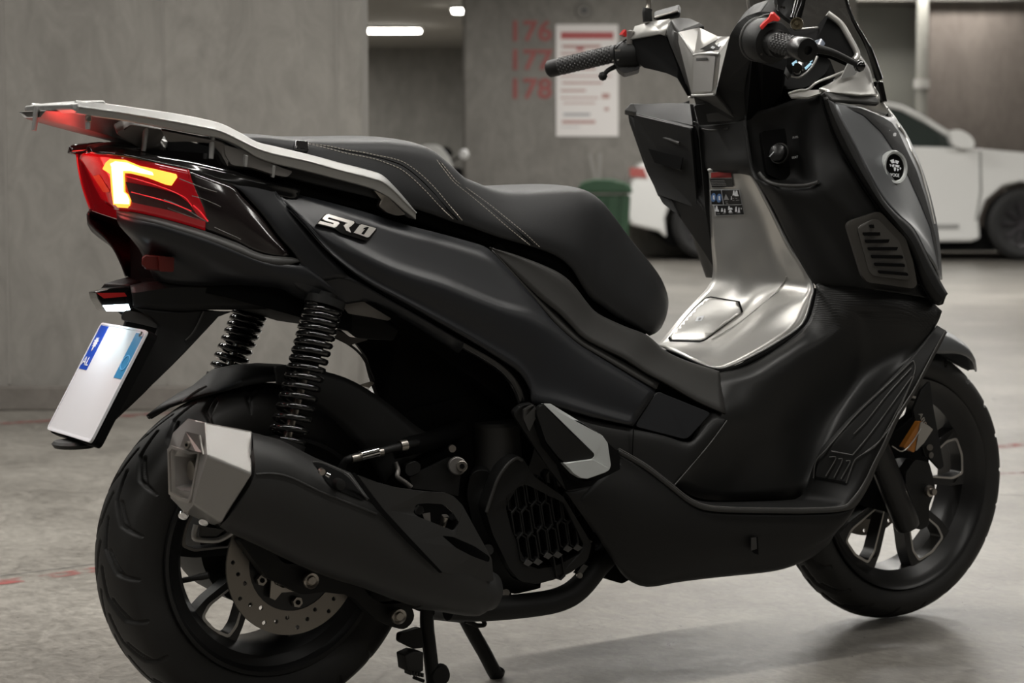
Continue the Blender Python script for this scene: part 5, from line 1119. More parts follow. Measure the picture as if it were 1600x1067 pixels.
# ------------------------------------------------------------------ centre stand
tube('center_stand_leg', PL([(668, 945, -.10), (667, 975, -.10), (672, 1020, -.10), (676, 1056, -.10)])+[Vector((.262, -.102, .018))], .0115, 'plastic', S, 14)
tube('center_stand_leg', PL([(724, 960, .0), (737, 985, .0), (757, 1020, .0), (774, 1052, .0)])+[Vector((.452, .005, .012))], .0125, 'plastic', S, 14)
tube('stand_crossbar', [P(668, 955, -.10), P(726, 962, .0)], .013, 'plastic', S, 12)
lathe('stand_foot', [(0, .01), (.016, .008), (.02, 0), (.016, -.008), (0, -.01)], P(686, 1055, -.105), (0, -1, 0), 'plastic', S, 18)
tube('stand_spring', PL([(728, 970, -.02), (738, 974, -.02), (745, 977, -.02), (757, 976, -.02), (755, 968, -.02)]), .004, 'plastic', S, 8)
plate('stand_pedal_arm', [(625, 990, -.11), (658, 980, -.11), (662, 1012, -.11), (646, 1014, -.11), (624, 1003, -.11)], 'plastic', S, .012, r=.004, bevel=.002)
pd = plate('stand_pedal', [(633, 1024, -.13), (648, 1017, -.13), (662, 1019, -.13), (662, 1048, -.13), (650, 1054, -.13), (636, 1048, -.13)], 'rubber', S, .03, bevel=.002)
for k in range(5): box('pedal_tooth', P(638+4.5*k, 1050+(.8*k), -.125), (.003, .02, .006), 'rubber', pd)
tube('stand_stop', PL([(646, 1058, -.12), (662, 1064, -.12)]), .003, 'plastic', S, 6)
# ------------------------------------------------------------------ folded passenger footpeg
pg = plate('footpeg_housing', [(802, 648, -.20), (806, 640, -.20), (818, 633, -.21), (834, 631, -.215), (842, 640, -.22), (870, 720, -.22), (900, 756, -.22), (962, 733, -.225), (969, 722, -.226), (969, 746, -.226), (945, 757, -.226), (908, 765, -.224), (886, 768, -.222), (860, 735, -.215), (830, 690, -.205)], 'plastic', S, .02, r=.006, bevel=.002)
plate('footpeg_base', [(818, 640, -.222), (832, 632, -.224), (837, 636, -.226), (838, 652, -.226), (827, 675, -.224), (818, 655, -.222)], 'trim', S, .006, r=.003, bevel=.0015)
so_ = [(849, 630.5, -.236), (860, 630.5, -.236), (941, 680, -.248), (949.5, 692, -.25), (954.5, 727, -.252), (952, 734, -.252), (946, 738, -.252), (918, 748, -.25), (908, 747, -.248), (896, 740, -.246), (880, 723, -.242), (900, 720.5, -.244), (925, 717, -.249), (929, 713, -.249), (928, 708, -.249)]
plate('footpeg_trim', so_, 'pegtrim', S, .010, r=.002, bevel=.003)
plate('footpeg_trim', [(882, 724.5, -.2435), (926, 718, -.251), (951, 732, -.2535), (946, 737.5, -.2535), (918, 747.5, -.2515), (908, 746.5, -.2495), (897, 740, -.2475)], 'pegtrim', S, .004, r=.002, bevel=.001, toward=.0005)
plate('footpeg_pad', [(838, 646, -.232), (842, 636, -.234), (848, 633, -.235), (899, 683, -.248), (928, 708, -.248), (929, 713, -.247), (926, 716.5, -.246), (882, 722.5, -.240), (872, 714, -.238), (853, 690, -.235)], 'plastic', S, .012, r=.004, bevel=.0025, toward=.001)
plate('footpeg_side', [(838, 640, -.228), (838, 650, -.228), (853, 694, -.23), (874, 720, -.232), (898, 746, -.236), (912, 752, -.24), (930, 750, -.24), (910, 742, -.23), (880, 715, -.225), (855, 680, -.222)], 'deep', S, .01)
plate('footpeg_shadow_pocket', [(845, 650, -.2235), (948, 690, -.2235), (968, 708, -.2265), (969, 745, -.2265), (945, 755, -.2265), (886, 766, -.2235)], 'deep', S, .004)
# ------------------------------------------------------------------ leg shield, glove boxes, column
# left glove box (far side, its door faces the rider)
gd = [(994, 179, .235), (1082, 200, .085), (1093, 325, .085), (1030, 303, .175), (1011, 252, .215), (994, 192, .235)]
plate('glove_box_door', gd, 'plastic', S, .006, r=.006, bevel=.0015, toward=.006)
gs = [P(*q) for q in [(994, 176, .24), (1086, 197, .078), (1100, 335, .078), (1090, 330, .085), (1027, 307, .18), (1007, 254, .222), (990, 192, .242)]]
plate('glove_box_gap', [v+Vector((.002, 0, 0)) for v in gs], 'deep', S, .004, r=.004)
gbx = [(984.5, 163, .26), (1000, 164, .26), (1050, 161, .2), (1078, 163, .13), (1086, 200, .06), (1097, 330, .06), (1112, 422, .075), (1085, 380, .10), (1055, 337, .125), (1030, 318, .165), (1004, 266, .215), (977.5, 190, .26), (975.5, 174, .262)]
gbb = [P(*q)+Vector((.008, 0, 0)) for q in gbx]
plate('glove_box', gbb, 'plastic', S, .14, r=.006, bevel=.004, dirv=(1, .12, 0))
# top lid surface and rim of the box
fin('glove_box_top', [P(984.5, 163, .262), P(976, 173, .262), P(994, 178, .238), P(1083, 200, .082), P(1078, 162, .135), P(1044, 161, .2)], [(0, 1, 2), (0, 2, 5), (2, 3, 4, 5)], 'plastic', S)
plate('box_corner', [(985, 163, .262), (1003, 163, .255), (994, 178, .24), (975.5, 174, .262)], 'trim', S, .012, bevel=.002, toward=.003)
tube('door_edge', PL([(994, 178.5, .236), (1038, 189, .16), (1081, 200.5, .086)]), .0014, 'trim', S, 6)
plate('door_slot', [(1018, 232, .19), (1072, 246, .10), (1068, 265, .105), (1028, 254, .175)], 'deep', S, .002, toward=.0085)
tube('door_handle_lip', PL([(1021, 212, .19), (1040, 216, .155), (1062, 224, .105)]), .0030, 'trim', S, 8)  # lighter tube drawn for the highlight over the handle recess
tube('door_handle_lip', PL([(1029, 254, .172), (1048, 260, .145), (1066, 266, .11)]), .0013, 'trim', S, 8)
# centre column above the silver cover
cc = [[(1083, 190, .075), (1098, 194, .06), (1120, 195, .02), (1145, 192, -.02), (1164, 187, -.05)],
      [(1088, 200, .073), (1100, 203, .055), (1122, 204, .018), (1146, 199, -.022), (1165, 192, -.052)],
      [(1094, 230, .068), (1104, 232, .05), (1126, 233, .01), (1150, 230, -.03), (1170, 228, -.062)],
      [(1100, 265, .064), (1108, 265, .046), (1130, 265, .006), (1152, 264, -.034), (1176, 262, -.07)],
      [(1104, 272, .075), (1112, 276, .07), (1136, 276, .04), (1162, 275, .0), (1182, 280, -.06)]]
panel('column_cover', cc, 'plastic', S, 4, 4, thick=.004, ang=50)
tube('column_highlight', PL([(1097, 201.5, .06), (1112, 203.5, .035), (1128, 202, .01), (1138, 200.5, -.01)]), .0016, 'trim', S, 6)  # lighter tube drawn for the curved highlight at the column top
# right inner leg shield: key recess and lower field
ls = [[(1164, 180, -.05), (1172, 176, -.055), (1200, 170, -.08), (1235, 158, -.115), (1262, 150, -.15), (1284, 150, -.185)],
      [(1166, 205, -.055), (1178, 203, -.055), (1205, 200, -.075), (1238, 192, -.11), (1266, 190, -.16), (1296, 190, -.200)],
      [(1170, 240, -.065), (1184, 240, -.062), (1210, 240, -.08), (1244, 238, -.115), (1274, 236, -.175), (1314, 232, -.215)],
      [(1176, 268, -.075), (1192, 276, -.075), (1216, 280, -.09), (1250, 280, -.125), (1281, 276, -.195), (1332, 268, -.235)],
      [(1184, 285, -.090), (1206, 291, -.122), (1230, 294, -.140), (1262, 296, -.172), (1294, 300, -.212), (1350, 300, -.245)],
      [(1206, 322, -.095), (1226, 326, -.128), (1252, 330, -.155), (1288, 334, -.195), (1330, 338, -.235), (1380, 338, -.255)],
      [(1234, 380, -.105), (1256, 384, -.135), (1286, 386, -.170), (1322, 390, -.215), (1364, 394, -.245), (1412, 388, -.262)],
      [(1262, 430, -.120), (1282, 432, -.145), (1312, 434, -.180), (1348, 438, -.225), (1392, 444, -.250), (1436, 448, -.266)],
      [(1274, 446, -.128), (1294, 447, -.15), (1322, 448, -.185), (1358, 452, -.230), (1404, 458, -.255), (1450, 466, -.268)]]
lsh = panel('leg_shield_liner', ls, 'plastic', S, 4, 4, thick=.004, ang=60)
pv = panel('leg_shield_liner', [[Vector((P(*q).x, -P(*q).y, P(*q).z)) for q in r] for r in ls[4:]], 'plastic', S, 3, 3, thick=.004)
# key panel
plate('key_panel', [(1190, 205, -.078), (1262, 196, -.112), (1280, 276, -.125), (1262, 284, -.122), (1228, 284, -.10), (1198, 272, -.085)], 'deep', S, .02, r=.006)
tube('recess_lip', PL([(1186, 270, -.09), (1196, 281, -.103), (1212, 288, -.128), (1234, 290.5, -.150), (1260, 289.5, -.172), (1279, 284.5, -.198)]), .0035, 'trim', S, 8)
kc = P(1219, 240, -.100)
ka = (kc-P(1219, 240, -.2)).normalized(); kax = Vector((-.93, -.32, .18)).normalized()
kn = lathe('ignition_knob', [(0, .014), (.0125, .014), (.0155, .012), (.0165, .004), (.0165, 0), (.0175, 0), (.0185, -.002)], kc, kax, 'semi', S, 36)
lathe('knob_ring', [(.0172, .002), (.0176, .005), (.0184, .005), (.0188, .002)], kc, kax, 'trim', kn, 36, cap=False)
kx = kax.orthogonal(); k_r = RT-kax*RT.dot(kax); k_r.normalize(); k_u = kax.cross(k_r)
if k_u.z < 0: k_u = -k_u
q0 = kc+kax*.0145
tube('knob_mark', [q0-k_r*.013-k_u*.006, q0-k_r*.004+k_u*.001], .0009, 'white', kn, 6)
put_text('knob_text', 'FUEL', .0055, kc+k_r*.038+k_u*.022+kax*.010, k_r, k_u, 'stgrey', kn, .0002)
put_text('knob_text', 'SEAT', .0055, kc+k_r*.036-k_u*.014+kax*.010, k_r, k_u, 'stgrey', kn, .0002)
# dark rim strip between inner and outer shield
st0 = [(1262, 150, -.165), (1282, 150, -.190), (1304, 215, -.210), (1336, 272, -.236), (1368, 320, -.252), (1396, 354, -.262), (1424, 396, -.268), (1438, 450, -.270), (1462, 474, -.272), (1470, 478, -.272)]
st0 = [(1283, 150, -.19), (1291, 178, -.20), (1306, 218, -.213), (1338, 274, -.238), (1371, 323, -.254), (1397, 356, -.264), (1424, 399, -.270), (1438, 440, -.272), (1454, 468, -.274), (1468, 477, -.274)]
st1 = [(1303, 160, -.212), (1312, 180, -.222), (1337, 228, -.242), (1358, 270, -.256), (1380, 310, -.266), (1402, 335, -.272), (1427, 358, -.276), (1450, 402, -.280), (1468, 436, -.282), (1481, 459, -.282)]
sm_ = mixrow(st0, st1, .5, -.010)
panel('shield_edge_strip', [st0, sm_, st1], 'plastic', S, 4, 3, thick=.005, ang=40, mirror=True)
plate('strip_end', [(1438, 446, -.273), (1480, 459, -.282), (1474, 476, -.278), (1466, 478, -.276)], 'plastic', S, .03, bevel=.002)
tube('recess_line', PL([(x-1.5, y-1, Y-.001) for x, y, Y in st0[:9]]), .0015, 'deep', S, 6)
# outer shield
o0 = [(1305, 161, -.205), (1320, 163, -.19), (1345, 167, -.15), (1366, 176, -.10), (1378, 181, -.07), (1390, 183, -.03), (1395, 179, -.0)]
o1 = [(1313, 180, -.218), (1330, 182, -.205), (1354, 188, -.165), (1378, 199, -.115), (1396, 210, -.08), (1407, 213, -.04), (1415, 206, -.0)]
o2 = [(1338, 228, -.238), (1354, 232, -.222), (1374, 238, -.185), (1394, 246, -.145), (1412, 256, -.10), (1425, 252, -.05), (1433, 243, -.0)]
o3 = [(1358, 268, -.252), (1374, 272, -.238), (1393, 280, -.205), (1410, 290, -.165), (1426, 300, -.12), (1438, 292, -.06), (1446, 278, -.0)]
o4 = [(1381, 308, -.262), (1396, 312, -.250), (1412, 320, -.222), (1426, 330, -.185), (1440, 340, -.14), (1451, 332, -.08), (1457, 317, -.01)]
o5 = [(1404, 334, -.268), (1416, 340, -.256), (1429, 350, -.232), (1440, 362, -.2), (1451, 372, -.155), (1460, 370, -.10), (1465, 356, -.02)]
o6 = [(1428, 357, -.272), (1437, 364, -.262), (1446, 376, -.240), (1454, 388, -.21), (1461, 400, -.17), (1465, 402, -.11), (1469, 396, -.03)]
o7 = [(1452, 402, -.275), (1457, 408, -.265), (1462, 416, -.245), (1466, 424, -.22), (1469, 432, -.18), (1470, 437, -.12), (1471, 436, -.04)]
OFS = (0, .008, .018, .030, .048, .080, .135)
OR = []
for r in (o0, o1, o2, o3, o4, o5, o6, o7):
    q = [P(x, y, r[0][2]+f) for (x, y, _), f in zip(r, OFS)]
    OR.append(q+[q[-1]+Vector((.022, -q[-1].y*.45, 0)), Vector((q[-1].x+.036, 0, q[-1].z))])
osh = panel('leg_shield', OR, 'shield', S, 4, 4, thick=.004, ang=70)
pm = panel('leg_shield', [[Vector((q.x, -q.y, q.z)) for q in r] for r in OR], 'shield', S, 3, 3, thick=.004)
OT = bvh(osh)
# glossy black field on the front half of the shield
blk = [(1322, 166), (1345, 169), (1366, 177), (1380, 183), (1394, 192), (1404, 206), (1416, 232), (1432, 266), (1445, 305), (1455, 342), (1462, 370), (1466, 400), (1468, 430), (1461, 392), (1454, 356), (1437, 314), (1420, 276), (1404, 245), (1378, 207), (1350, 180)]
drape('shield_black_field', blk, OT, 'field', osh, .0034, 8, -.1)
tube('shield_silver_edge', [hit(OT, x, y, .002) or P(x, y, -.01) for x, y in [(1390, 182), (1402, 195), (1414, 212), (1426, 240), (1440, 272), (1451, 310), (1460, 350)]], .0025, 'silver', osh, 8)
# round badge
bcn = hit(OT, 1394, 262, .003); bn = (hit(OT, 1388, 256, .0)-hit(OT, 1400, 262, 0)).cross(hit(OT, 1388, 268, 0)-hit(OT, 1400, 262, 0)).normalized()
if bn.dot(CAM-bcn) < 0: bn = -bn
bn = ((CAM-bcn).normalized()*.68+RT*.62+Vector((0, 0, .08))).normalized()
bd = lathe('badge_ring', [(.0235, -.006), (.0295, -.006), (.0305, .002), (.0285, .006), (.025, .0052), (.0235, .002)], bcn+bn*.004, bn, 'pegtrim', osh, 40, cap=False)
lathe('badge_disc', [(0, .002), (.0238, .002), (.0238, -.006)], bcn+bn*.004, bn, 'gloss', bd, 32)
be = (RT-bn*RT.dot(bn)).normalized(); bu = bn.cross(be)
if bu.z < 0: bu = -bu
bo = bcn+bn*.0066
def bpl(L): return plate('badge_emblem', [bo+be*x*.0015+bu*y*.0013 for x, y in L], 'white', bd, .0008, dirv=-bn)
for L in ([(-8, 9), (-2, 11), (0, 6), (-5, 5)], [(1, 10), (7, 9), (5, 5), (1, 6)], [(-5, 3), (-1, 4.5), (-1, 1), (-4, 0)], [(1, 4), (8, 3), (6, 0), (1, 1)], [(-2, 0), (2, 0), (1, -5), (-1, -5)], [(3, -1), (7, -2), (5, -5)], [(8, 1), (11, 0), (9, -3)], [(-9, 4), (-6, 3), (-7, 0)]): bpl(L)
put_text('badge_letters', 'VOGE', .0085, bo-bu*.014-bn*.001, be, bu, 'white', bd, .0003)
# vent grille
vo = [(1320, 352, -.232), (1325, 345, -.233), (1366, 331, -.252), (1373, 331, -.255), (1412, 372, -.268), (1424, 410, -.270), (1430, 444, -.270), (1424, 450, -.268), (1352, 440, -.242), (1344, 430, -.240)]
vg = plate('air_vent', vo, 'vent', S, .010, r=.006, bevel=.003, toward=.009)
vi = [(1336, 355, -.2395), (1342, 350, -.240), (1362, 341, -.252), (1369, 342, -.255), (1402, 376, -.266), (1412, 408, -.268), (1417, 432, -.268), (1412, 436, -.266), (1362, 430, -.247), (1354, 422, -.244)]
plate('vent_recess', vi, 'ventin', vg, .002, r=.004, toward=.0100)
for (x0, y0, x1, y1) in ((1351, 353, 1367, 352.5), (1342, 364.5, 1380, 364), (1346, 376, 1392, 375), (1350, 387.5, 1400, 387), (1355, 399.5, 1405, 400), (1360, 411.5, 1408, 413), (1366, 423, 1413, 427)):
    ya = -.2435-(x0-1342)*.0004; yb = -.249-(x1-1366)*.0004
    plate('vent_slot', [(x0, y0-2.8, ya), (x1, y1-2.8, yb), (x1+1.5, y1+2.4, yb), (x0+1.5, y0+2.4, ya)], 'deep', vg, .001, toward=.0125, r=.003)
# ------------------------------------------------------------------ front cowl, screen, dash
M['vent'] = M['vent']
cw = [[(1280, 138, -.185), (1300, 128, -.17), (1322, 112, -.15), (1334, 95, -.13), (1343, 84, -.115)],
      [(1288, 140, -.192), (1314, 134, -.178), (1334, 124, -.155), (1348, 112, -.135), (1358, 106, -.11)],
      [(1292, 143, -.196), (1318, 143, -.185), (1340, 143, -.165), (1356, 138, -.145), (1366, 134, -.12)],
      [(1290, 143, -.197), (1322, 146, -.186), (1345, 148, -.168), (1362, 148, -.148), (1370, 150, -.125)]]
panel('cowl', cw, 'silver', S, 4, 4, thick=.004, ang=50, mirror=True)
tube('cowl_lip', PL([(1232, 146, -.14), (1250, 141, -.155), (1262, 140, -.165), (1276, 129, -.17), (1298, 120, -.165), (1318, 112, -.15)]), .0025, 'silver', S, 8)
plate('cowl_ledge', [(1232, 147, -.14), (1262, 141, -.165), (1286, 140, -.185), (1290, 143, -.19), (1262, 152, -.175), (1236, 152, -.145)], 'silver', S, .004)
plate('textured_patch', [(1304, 124, -.168), (1316, 100, -.158), (1336, 106, -.145), (1326, 118, -.152)], 'rack', S, .002, toward=.012)
plate('cowl_band', [(1288, 143, -.200), (1302, 157, -.21), (1376, 161, -.13), (1366, 147, -.13)], 'trim', S, .012, bevel=.003)
tube('strip_hinge', PL([(1291, 152, -.212), (1292, 156, -.214)]), .003, 'trim', S, 8)
panel('cowl', [[(1366, 134, -.12), (1380, 160, -.07), (1386, 166, -.04)], [(1372, 150, -.125), (1388, 172, -.08), (1400, 184, -.03)], [(1340, 163, -.16), (1384, 182, -.08), (1404, 192, -.02)], [(1305, 160, -.206), (1375, 178, -.1), (1400, 190, -.03)]], 'silver', S, 4, 3, thick=.003)
plate('screen_pillar', [(1368, 127, -.115), (1375, 127, -.105), (1382, 160, -.10), (1374, 161, -.112)], 'gloss', S, .012, bevel=.002, toward=.006)
sc0 = [(1166, -30, .10), (1215, -30, .02), (1260, -30, -.04), (1300, -30, -.085), (1316, -30, -.10)]
sc1 = [(1170, 10, .11), (1220, 12, .03), (1266, 14, -.045), (1310, 18, -.095), (1328, 20, -.11)]
sc2 = [(1176, 60, .12), (1230, 60, .04), (1285, 60, -.045), (1332, 60, -.10), (1350, 62, -.115)]
sc3 = [(1190, 125, .13), (1245, 125, .05), (1305, 125, -.05), (1356, 122, -.105), (1374, 124, -.115)]
panel('windscreen', [sc0, sc1, sc2, sc3], 'screen', S, 4, 4, thick=.004, ang=60)
tube('screen_edge', PL([(1316, -30, -.101), (1328, 20, -.111), (1350, 62, -.116), (1360, 82, -.117), (1374, 124, -.116)]), [.003, .0035, .0045, .006, .0075], 'gloss', S, 8)
tube('screen_edge', PL([(1165, -30, .1), (1169, 5, .105), (1171, 18, .108)]), .003, 'machined', S, 8)
plate('dash_hood', [(1230, 45, -.05), (1275, 42, -.09), (1291, 24, -.10), (1296, 22, -.105), (1314, 40, -.12), (1336, 84, -.14), (1333, 95, -.145), (1300, 80, -.14), (1270, 75, -.12), (1240, 60, -.08)], 'deep', S, .02)
tube('hood_edge', PL([(1293, 21, -.112), (1304, 29, -.118), (1315, 39, -.124), (1326, 58, -.133), (1338, 80, -.142), (1339, 88, -.145), (1334, 94, -.146)]), .0055, 'silver', S, 10)
tube('hood_edge', PL([(1245, 46, -.085), (1262, 44.5, -.095), (1278, 43, -.10)]), .002, 'silver', S, 6)
plate('dash_panel', [(1200, 100, -.03), (1240, 88, -.06), (1280, 84, -.1), (1300, 95, -.13), (1290, 115, -.15), (1262, 136, -.14), (1230, 140, -.10), (1200, 130, -.05)], 'deep', S, .03, r=.01)
plate('dash_display', [(1228, 96, -.09), (1250, 88, -.11), (1277, 86, -.128), (1275, 96, -.13), (1262, 112, -.128), (1250, 119, -.12), (1236, 118, -.105), (1224, 110, -.09)], 'gloss', S, .004, r=.006, toward=.01)
tube('display_rim', PL([(1236, 119, -.12), (1248, 120.5, -.128), (1262, 112, -.135), (1272, 99, -.14), (1277, 88, -.14)]), .0022, 'silver', S, 8)
for L in ([(1234, 99), (1241, 94), (1243, 101), (1236, 103)], [(1254, 106), (1263, 98), (1265, 100), (1256, 109)], [(1236, 110), (1241, 108), (1242, 111), (1238, 113)], [(1262, 94), (1266, 92), (1266, 96), (1263, 98)]):
    plate('display_light', [(x, y, -.13) for x, y in L], 'dial', S, .001, toward=.006)
cyl('gauge_knob', P(1245, 112, -.12), P(1245, 106, -.14), .009, 'gloss', S, 18)
plate('dash_corner', [(1206, 112, -.11), (1228, 104, -.115), (1236, 118, -.12), (1232, 124, -.12), (1224, 112, -.118)], 'trim', S, .002)
plate('under_dash', [(1160, 195, -.03), (1180, 120, -.03), (1240, 140, -.11), (1282, 145, -.17), (1262, 160, -.13), (1235, 172, -.09), (1200, 185, -.06)], 'deep', S, .04)
plate('dash_fill', [A(1.06, -.13, 1.0), A(1.06, .13, 1.0), A(1.25, .08, .98), A(1.25, -.08, .98)], 'deep', S, .06, dirv=(0, 0, -1))
plate('nose_core', [A(1.08, -.12, .68), A(1.08, .12, .68), A(1.24, .06, .68), A(1.24, -.06, .68)], 'deep', S, .22, dirv=(0, 0, 1))
# ------------------------------------------------------------------ handlebar and its covers
hbR, hbL = P(1259, 78, -.36), P(862, 107, .36)
hb_in = P(1196, 62, -.235)
gaR = (hbR-hb_in).normalized()
plate('bar_cover', [(1141, 54, -.10), (1151, 37, -.11), (1166, 25, -.12), (1187, 18, -.14), (1208, 19, -.155), (1208, 40, -.16), (1186, 56, -.15), (1176, 70, -.14), (1177, 85, -.13), (1190, 110, -.11), (1188, 145, -.08), (1164, 188, -.045), (1130, 194, -.0), (1092, 196, .03), (1084, 165, .03), (1112, 160, .0), (1118, 146, -.02)], 'plastic', S, .05, r=.004, bevel=.006)
tube('bar_cover_edge', PL([(1168, 54, -.175), (1172, 42, -.176), (1182, 31, -.178), (1192, 25, -.178), (1202, 23, -.178)]), .0022, 'trim', S, 8)
plate('bar_cover_side', [(1178, 62, -.15), (1192, 100, -.14), (1225, 110, -.13), (1220, 150, -.10), (1190, 180, -.06), (1166, 190, -.05), (1160, 120, -.06)], 'deep', S, .03)
# silver centre piece
cz = lambda L: PL(L)
ctr = fin('bar_center_cover', cz([(1060, 50, .055), (1092, 43, .05), (1122, 57, .0), (1140, 57, -.035), (1124, 83, -.035), (1084, 86, .03), (1117, 147, -.03), (1081, 149, .03), (1060, 66, .055)]),
          [(0, 1, 2, 3, 4, 5), (5, 4, 6, 7), (0, 5, 7, 8)], 'silver', S, 20); bev(ctr, .003, 3, 20); ctr.modifiers.new('solid', 'SOLIDIFY').thickness = .003
ctr2 = fin('bar_center_cover_side', cz([(1124, 83, -.035), (1140, 57, -.035), (1118, 145, -.04), (1117, 147, -.03)]), [(0, 1, 2, 3)], 'silver', ctr, 20)
tube('cover_edge', cz([(1083, 86, .031), (1092, 84.5, .018), (1110, 83.5, -.015), (1123, 84, -.036)]), .0022, 'rack', ctr, 8)
tube('cover_edge', cz([(1081, 149, .031), (1100, 148.5, 0), (1116, 147.5, -.031)]), .0024, 'rack', ctr, 8)
tube('cover_edge', cz([(1060, 51, .056), (1072, 69, .043), (1083, 85, .031)]), .0018, 'rack', ctr, 8)
plate('cover_insert', [(1085.5, 89, .028), (1119, 88, -.032), (1114, 143, -.028), (1083.5, 144, .029)], 'cap', ctr, .002, toward=.0025, r=.003)
plate('insert_slot', [(1091, 91.5, .02), (1108, 90.5, -.013), (1108, 94, -.013), (1090.5, 95, .02)], 'trim', ctr, .001, toward=.0045)
plate('cover_label', [(1095, 79.5, .012), (1127, 61.5, -.008), (1138, 61.5, -.028), (1124, 80, -.028)], 'gloss', ctr, .001, toward=.004)
for L in ([(1106, 75), (1109, 72), (1113, 74), (1110, 77)], [(1115, 71), (1117, 67), (1122, 69), (1119, 73)], [(1123, 65), (1127, 63), (1129, 66), (1125, 68)]):
    plate('label_text', [(x, y, -.012) for x, y in L], 'white', ctr, .0006, toward=.0085)
plate('column_neck', [(1081, 151, .03), (1116, 149, -.03), (1124, 160, -.03), (1150, 190, -.03), (1092, 195, .03)], 'trim', S, .03, bevel=.002, toward=-.004)
# ribbed grey band and left arm of the cover
rbnd = panel('bar_ribbed_band', [[(1048, 32, .10), (1076, 30, .085), (1100, 41, .05)], [(1042, 54, .095), (1052, 50, .085), (1060, 51, .058)], [(1062, 105, .075), (1066, 104, .068), (1070, 100, .05)], [(1078, 150, .05), (1080, 151, .045), (1082, 150, .032)]], 'trim', S, 4, 3, thick=.004)
plate('bar_cap', [(1048, 32, .10), (1062, 29, .09), (1078, 30, .085), (1094, 37, .055), (1101, 42, .05), (1060, 51, .058)], 'trim', S, .03, toward=.002, bevel=.002)
la = fin('bar_arm_cover', cz([(987, 62.5, .195), (994, 43, .20), (1019, 36, .16), (1048, 31.5, .105), (1040, 57, .10), (1032, 54, .11)]), [(0, 1, 2, 5), (2, 3, 4, 5)], 'silver', S, 30); bev(la, .002); la.modifiers.new('solid', 'SOLIDIFY').thickness = .004
plate('bar_arm', [(987, 62, .195), (1032, 54, .11), (1040, 57, .10), (1050, 80, .09), (1060, 108, .075), (1078, 150, .05), (1074, 150, .05), (1067, 134, .055), (1058, 122, .07), (1043, 115, .095), (1024, 110, .13), (1006, 106, .165), (994, 96, .19), (984, 70, .2)], 'deep', S, .05, bevel=.003)
# left switch cluster, grip, lever
lin = P(985, 78, .215)
gaL = (hbL-lin).normalized()
lathe('switch_housing', [(0, -.01), (.022, -.01), (.027, -.002), (.027, .03), (.02, .036), (0, .036)], lin+gaL*-.012+Vector((0, 0, -.008)), gaL, 'plastic', S, 24)
plate('switch_block', [(960, 76, .22), (978, 60, .215), (990, 60, .21), (1000, 108, .19), (976, 115, .21), (966, 108, .22), (958, 92, .225)], 'plastic', S, .05, r=.004, bevel=.003)
for x, y, w, h in ((961, 79, 5, 1.5), (979, 78, 8, 3)): plate('switch_button', [(x-w, y-h, .22), (x+w, y-h-1, .22), (x+w, y+h, .22), (x-w*.6, y+h, .22)], 'machined', S, .002, toward=.01)
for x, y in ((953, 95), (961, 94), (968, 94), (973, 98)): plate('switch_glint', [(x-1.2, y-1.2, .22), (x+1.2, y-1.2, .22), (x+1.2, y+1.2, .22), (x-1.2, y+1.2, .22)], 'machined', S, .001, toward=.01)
plate('switch_red', [(972, 54, .215), (978, 46, .215), (981, 52, .215), (978, 58, .215)], 'redrefl', S, .01)
lathe('adjuster_knob', [(0, .006), (.007, .004), (.007, -.02), (0, -.02)], P(985, 52, .2), (0, 0, 1), 'rackdark', S, 14)
def grip(a, b, r, n):
    ax = (b-a); L = ax.length; ax.normalize(); prof = [(0, 0)]
    g = lathe('grip', [(0, 0), (r, 0), (r*1.02, .004), (r, .008), (r, L-.004), (r*.9, L)], a, ax, 'grip', S, 30)
    e = ax.orthogonal().normalized(); f = ax.cross(e); vs = []; fs = []
    rows = int((L-.012)/.0052)
    for i in range(rows):
        for k in range(n):
            an = 2*PI*(k+.5*(i % 2))/n; d = e*math.cos(an)+f*math.sin(an); t = d.cross(ax); c = a+ax*(.01+i*.0052)+d*r; q = len(vs)
            s = .0021; tt = PI*r/n*.8
            vs += [c-ax*s, c+t*tt, c+ax*s, c-t*tt, c-ax*s*.4+d*.0016, c+t*tt*.4+d*.0016, c+ax*s*.4+d*.0016, c-t*tt*.4+d*.0016]
            fs += [(q+4, q+5, q+6, q+7)]+[(q+j, q+(j+1) % 4, q+4+(j+1) % 4, q+4+j) for j in range(4)]
    o = fin('grip_pattern', vs, fs, 'gripdot', g, 20); return g
gL = grip(lin+gaL*.028, hbL-gaL*.012, .0155, 14)
lathe('bar_end', [(0, -.02), (.0150, -.02), (.0165, -.014), (.0165, .004), (.013, .008), (0, .008)], hbL, gaL, 'plastic', S, 24)
tube('brake_lever', PL([(976, 100, .235), (962, 104, .25), (950, 110, .255), (943, 118, .26)]), [.006, .005, .0045, .0045], 'plastic', S, 10)
lathe('lever_ball', [(0, -.009), (.006, -.0066), (.009, 0), (.006, .0066), (0, .009)], P(942, 119, .26), (0, 0, 1), 'plastic', S, 16, ang=90)
# mirror stem, lever clamp on the left
tube('mirror_stem', PL([(1012, 34, .17), (1011, 20, .17), (1012, 14, .17)]), .009, 'plastic', S, 12)
tube('mirror_stem', PL([(1012, 16, .17), (1014, 4, .17), (1010, -30, .17)]), .005, 'steel', S, 10)
plate('reservoir_lid', [(1020, 30, .15), (1024, 27, .15), (1060, 17, .12), (1063, 22, .12), (1062, 28, .12), (1030, 33, .15)], 'plastic', S, .04, bevel=.002)
tube('reservoir_edge', PL([(1023, 27.5, .149), (1042, 22, .135), (1060, 17, .119)]), .0022, 'machined', S, 6)
